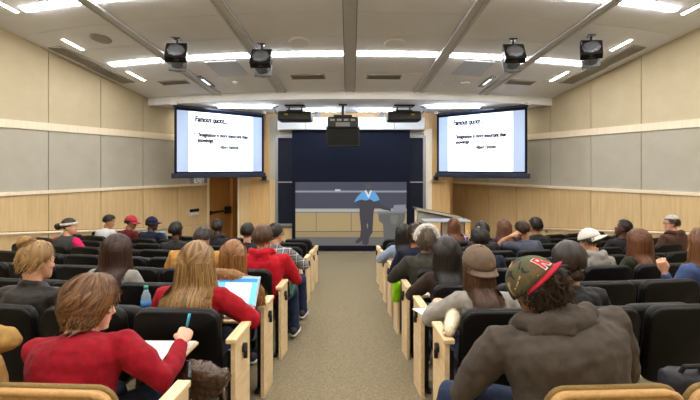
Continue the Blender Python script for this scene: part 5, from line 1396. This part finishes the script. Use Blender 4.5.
# water bottle left of her
Gw = local_frame(1, X_for(1, 146, 0.5))
o = on(thing('water_bottle', (0, 0, 0), 'clear plastic water bottle with a blue label and green cap', 'bottle'), Gw)
bz = 0.665
MB().tube([(0, 0.2, bz + h_) for h_ in (0, 0.01, 0.06, 0.10, 0.13, 0.155, 0.175)], [0.028, 0.032, 0.031, 0.032, 0.030, 0.018, 0.012], 14).build('bottle_body', mat('bottle_plastic', (178, 206, 222), 0.12, trans=0.5), o, smooth=True)
MB().tube([(0, 0.2, bz + 0.045), (0, 0.2, bz + 0.10)], 0.0335, 14).build('bottle_label', mat('bottle_blue', (50, 120, 190), 0.4), o, smooth=True)
MB().tube([(0, 0.2, bz + 0.172), (0, 0.2, bz + 0.195)], 0.014, 12).build('bottle_cap', mat('bottle_green', (60, 150, 120), 0.4), o, smooth=True)
MB().box((0, 0.2, bz - 0.012), (0.24, 0.22, 0.02), bev=0.004).build('resting_tablet', M_blackshell, o) if False else None
o = on(thing('fold_tablet', (0, 0, 0), 'black fold-out tablet under the water bottle', 'tablet'), Gw)
MB().box((0, 0.2, bz - 0.010), (0.26, 0.24, 0.018), bev=0.005).build('board', M_blackshell, o)
MB().tube([(0.0, 0.2, bz - 0.02), (0.0, 0.12, 0.4), (0.0, 0.05, 0.0)], 0.014, 8).build('post', M_blackmetal, o)
# magazine and fur piece on the lectern-side aisle chair, first row
sX = seat_X(1, 0); Gm = local_frame(1, sX)
o = on(thing('magazine', (0, 0, 0), 'open white magazine on the tablet of the taupe cap woman', 'magazine'), Gm)
for s_ in (-1, 1): MB().box((-0.20 + s_ * 0.09, 0.26, 0.670), (0.175, 0.25, 0.005), (0, R(-s_ * 2), R(18))).build('page', M_paper, o)
MB().box((-0.26, 0.27, 0.6745), (0.1, 0.12, 0.002), (0, R(2), R(18))).build('printed_picture', mat('print_pink', (206, 150, 156), 0.6), o)
o = on(thing('fur_mitten', (0, 0, 0), 'fluffy cream fur piece lying on the aisle arm beside the taupe cap woman', 'fur'), Gm)
furry(o, [Vector(q) for q in ((-0.31, -0.26, 0.73), (-0.28, -0.18, 0.745), (-0.24, -0.08, 0.75), (-0.22, 0.0, 0.745))], [0.03, 0.042, 0.042, 0.03], 1800, 0.02, 'fur', hair_mat('cream_fur', (200, 182, 146), (246, 236, 214)), RG)
# papers on other tablets
for (k, px, lab) in ((2, 436, 'white sheet on the tablet of the long black haired woman'),):
    Gp = local_frame(2, seat_X(1, 0)); o = on(thing('paper_sheet', (0, 0, 0), lab, 'paper'), Gp)
    MB().box((-0.16, 0.24, 0.667), (0.26, 0.21, 0.006), (0, 0, R(10))).build('sheet', M_paper, o); MB().box((-0.16, 0.24, 0.6715), (0.20, 0.15, 0.002), (0, 0, R(10))).build('printed_block', mat('print_grey', (196, 196, 196), 0.7), o)
# lime bag, green folder, far paper
Gg = local_frame(4, AR, -0.20)
o = on(thing('lime_bag', (0, 0, 0), 'lime green cloth bag hanging at the aisle beside the olive jacket', 'bag'), Gg)
obj('bag_body', remesh(MB().box((0.0, 0.1, 0.49), (0.09, 0.10, 0.24), bev=0.03), 'bag_body', 0.010, cloth('lime', (150, 214, 30), (130, 196, 20)), 3, 0.02), o)
MB().tube([(0.0, 0.1, 0.60), (0.03, 0.06, 0.68), (0.06, 0.1, 0.60)], 0.006, 6).build('strap', M_blackmetal, o)
MB().tube([(0.0, 0.12, 0.60), (0.02, 0.16, 0.70), (0.02, 0.22, 0.712)], 0.006, 6).build('hanging_strap', M_blackmetal, o)
Gf = local_frame(3, seat_X(-1, 0))
o = on(thing('folder', (0, 0, 0), 'green and white folder held at the arm of the bright red sweatshirt', 'folder'), Gf)
MB().box((0.36, 0.22, 0.62), (0.012, 0.22, 0.20), (R(12), 0, 0)).build('cover', mat('folder_green', (60, 140, 100), 0.5), o); MB().box((0.350, 0.22, 0.63), (0.006, 0.21, 0.20), (R(12), 0, 0)).build('pages', M_paper, o)
Gn = local_frame(7, X_for(7, 158, 0.5))
o = on(thing('open_book', (0, 0, 0), 'pale blue open book beside the navy cap man', 'book'), Gn)
for s_ in (-1, 1): MB().box((s_ * 0.12, 0.12, 0.86), (0.235, 0.02, 0.17), (R(35), 0, R(s_ * 8))).build('page', mat('pale_blue_page', (150, 196, 226), 0.6), o)
MB().tube([(0, 0.13, 0.79), (0, 0.1, 0.4), (0, 0.05, 0.0)], 0.012, 6).build('stand', M_blackmetal, o)
# black bag at the right edge by the empty tan chair
Ge = local_frame(0, 1.66, 0.34)
o = on(thing('dark_backpack', (0, 0, 0), 'dark grey backpack resting on the empty tan chair', 'bag'), Ge)
mb = MB(); mb.box((0.02, 0.12, 0.47), (0.26, 0.18, 0.28), bev=0.06)
obj('bag_body', remesh(mb, 'bag_body', 0.012, cloth('dark_grey_nylon', (44, 44, 50), rough=0.5), 3, 0.03), o)
MB().tube([(-0.06, 0.10, 0.58), (-0.04, 0.08, 0.64), (0.04, 0.08, 0.64), (0.07, 0.10, 0.58)], 0.012, 8).build('handle', C_black, o)
bpy.data.scenes.remove(TMP)
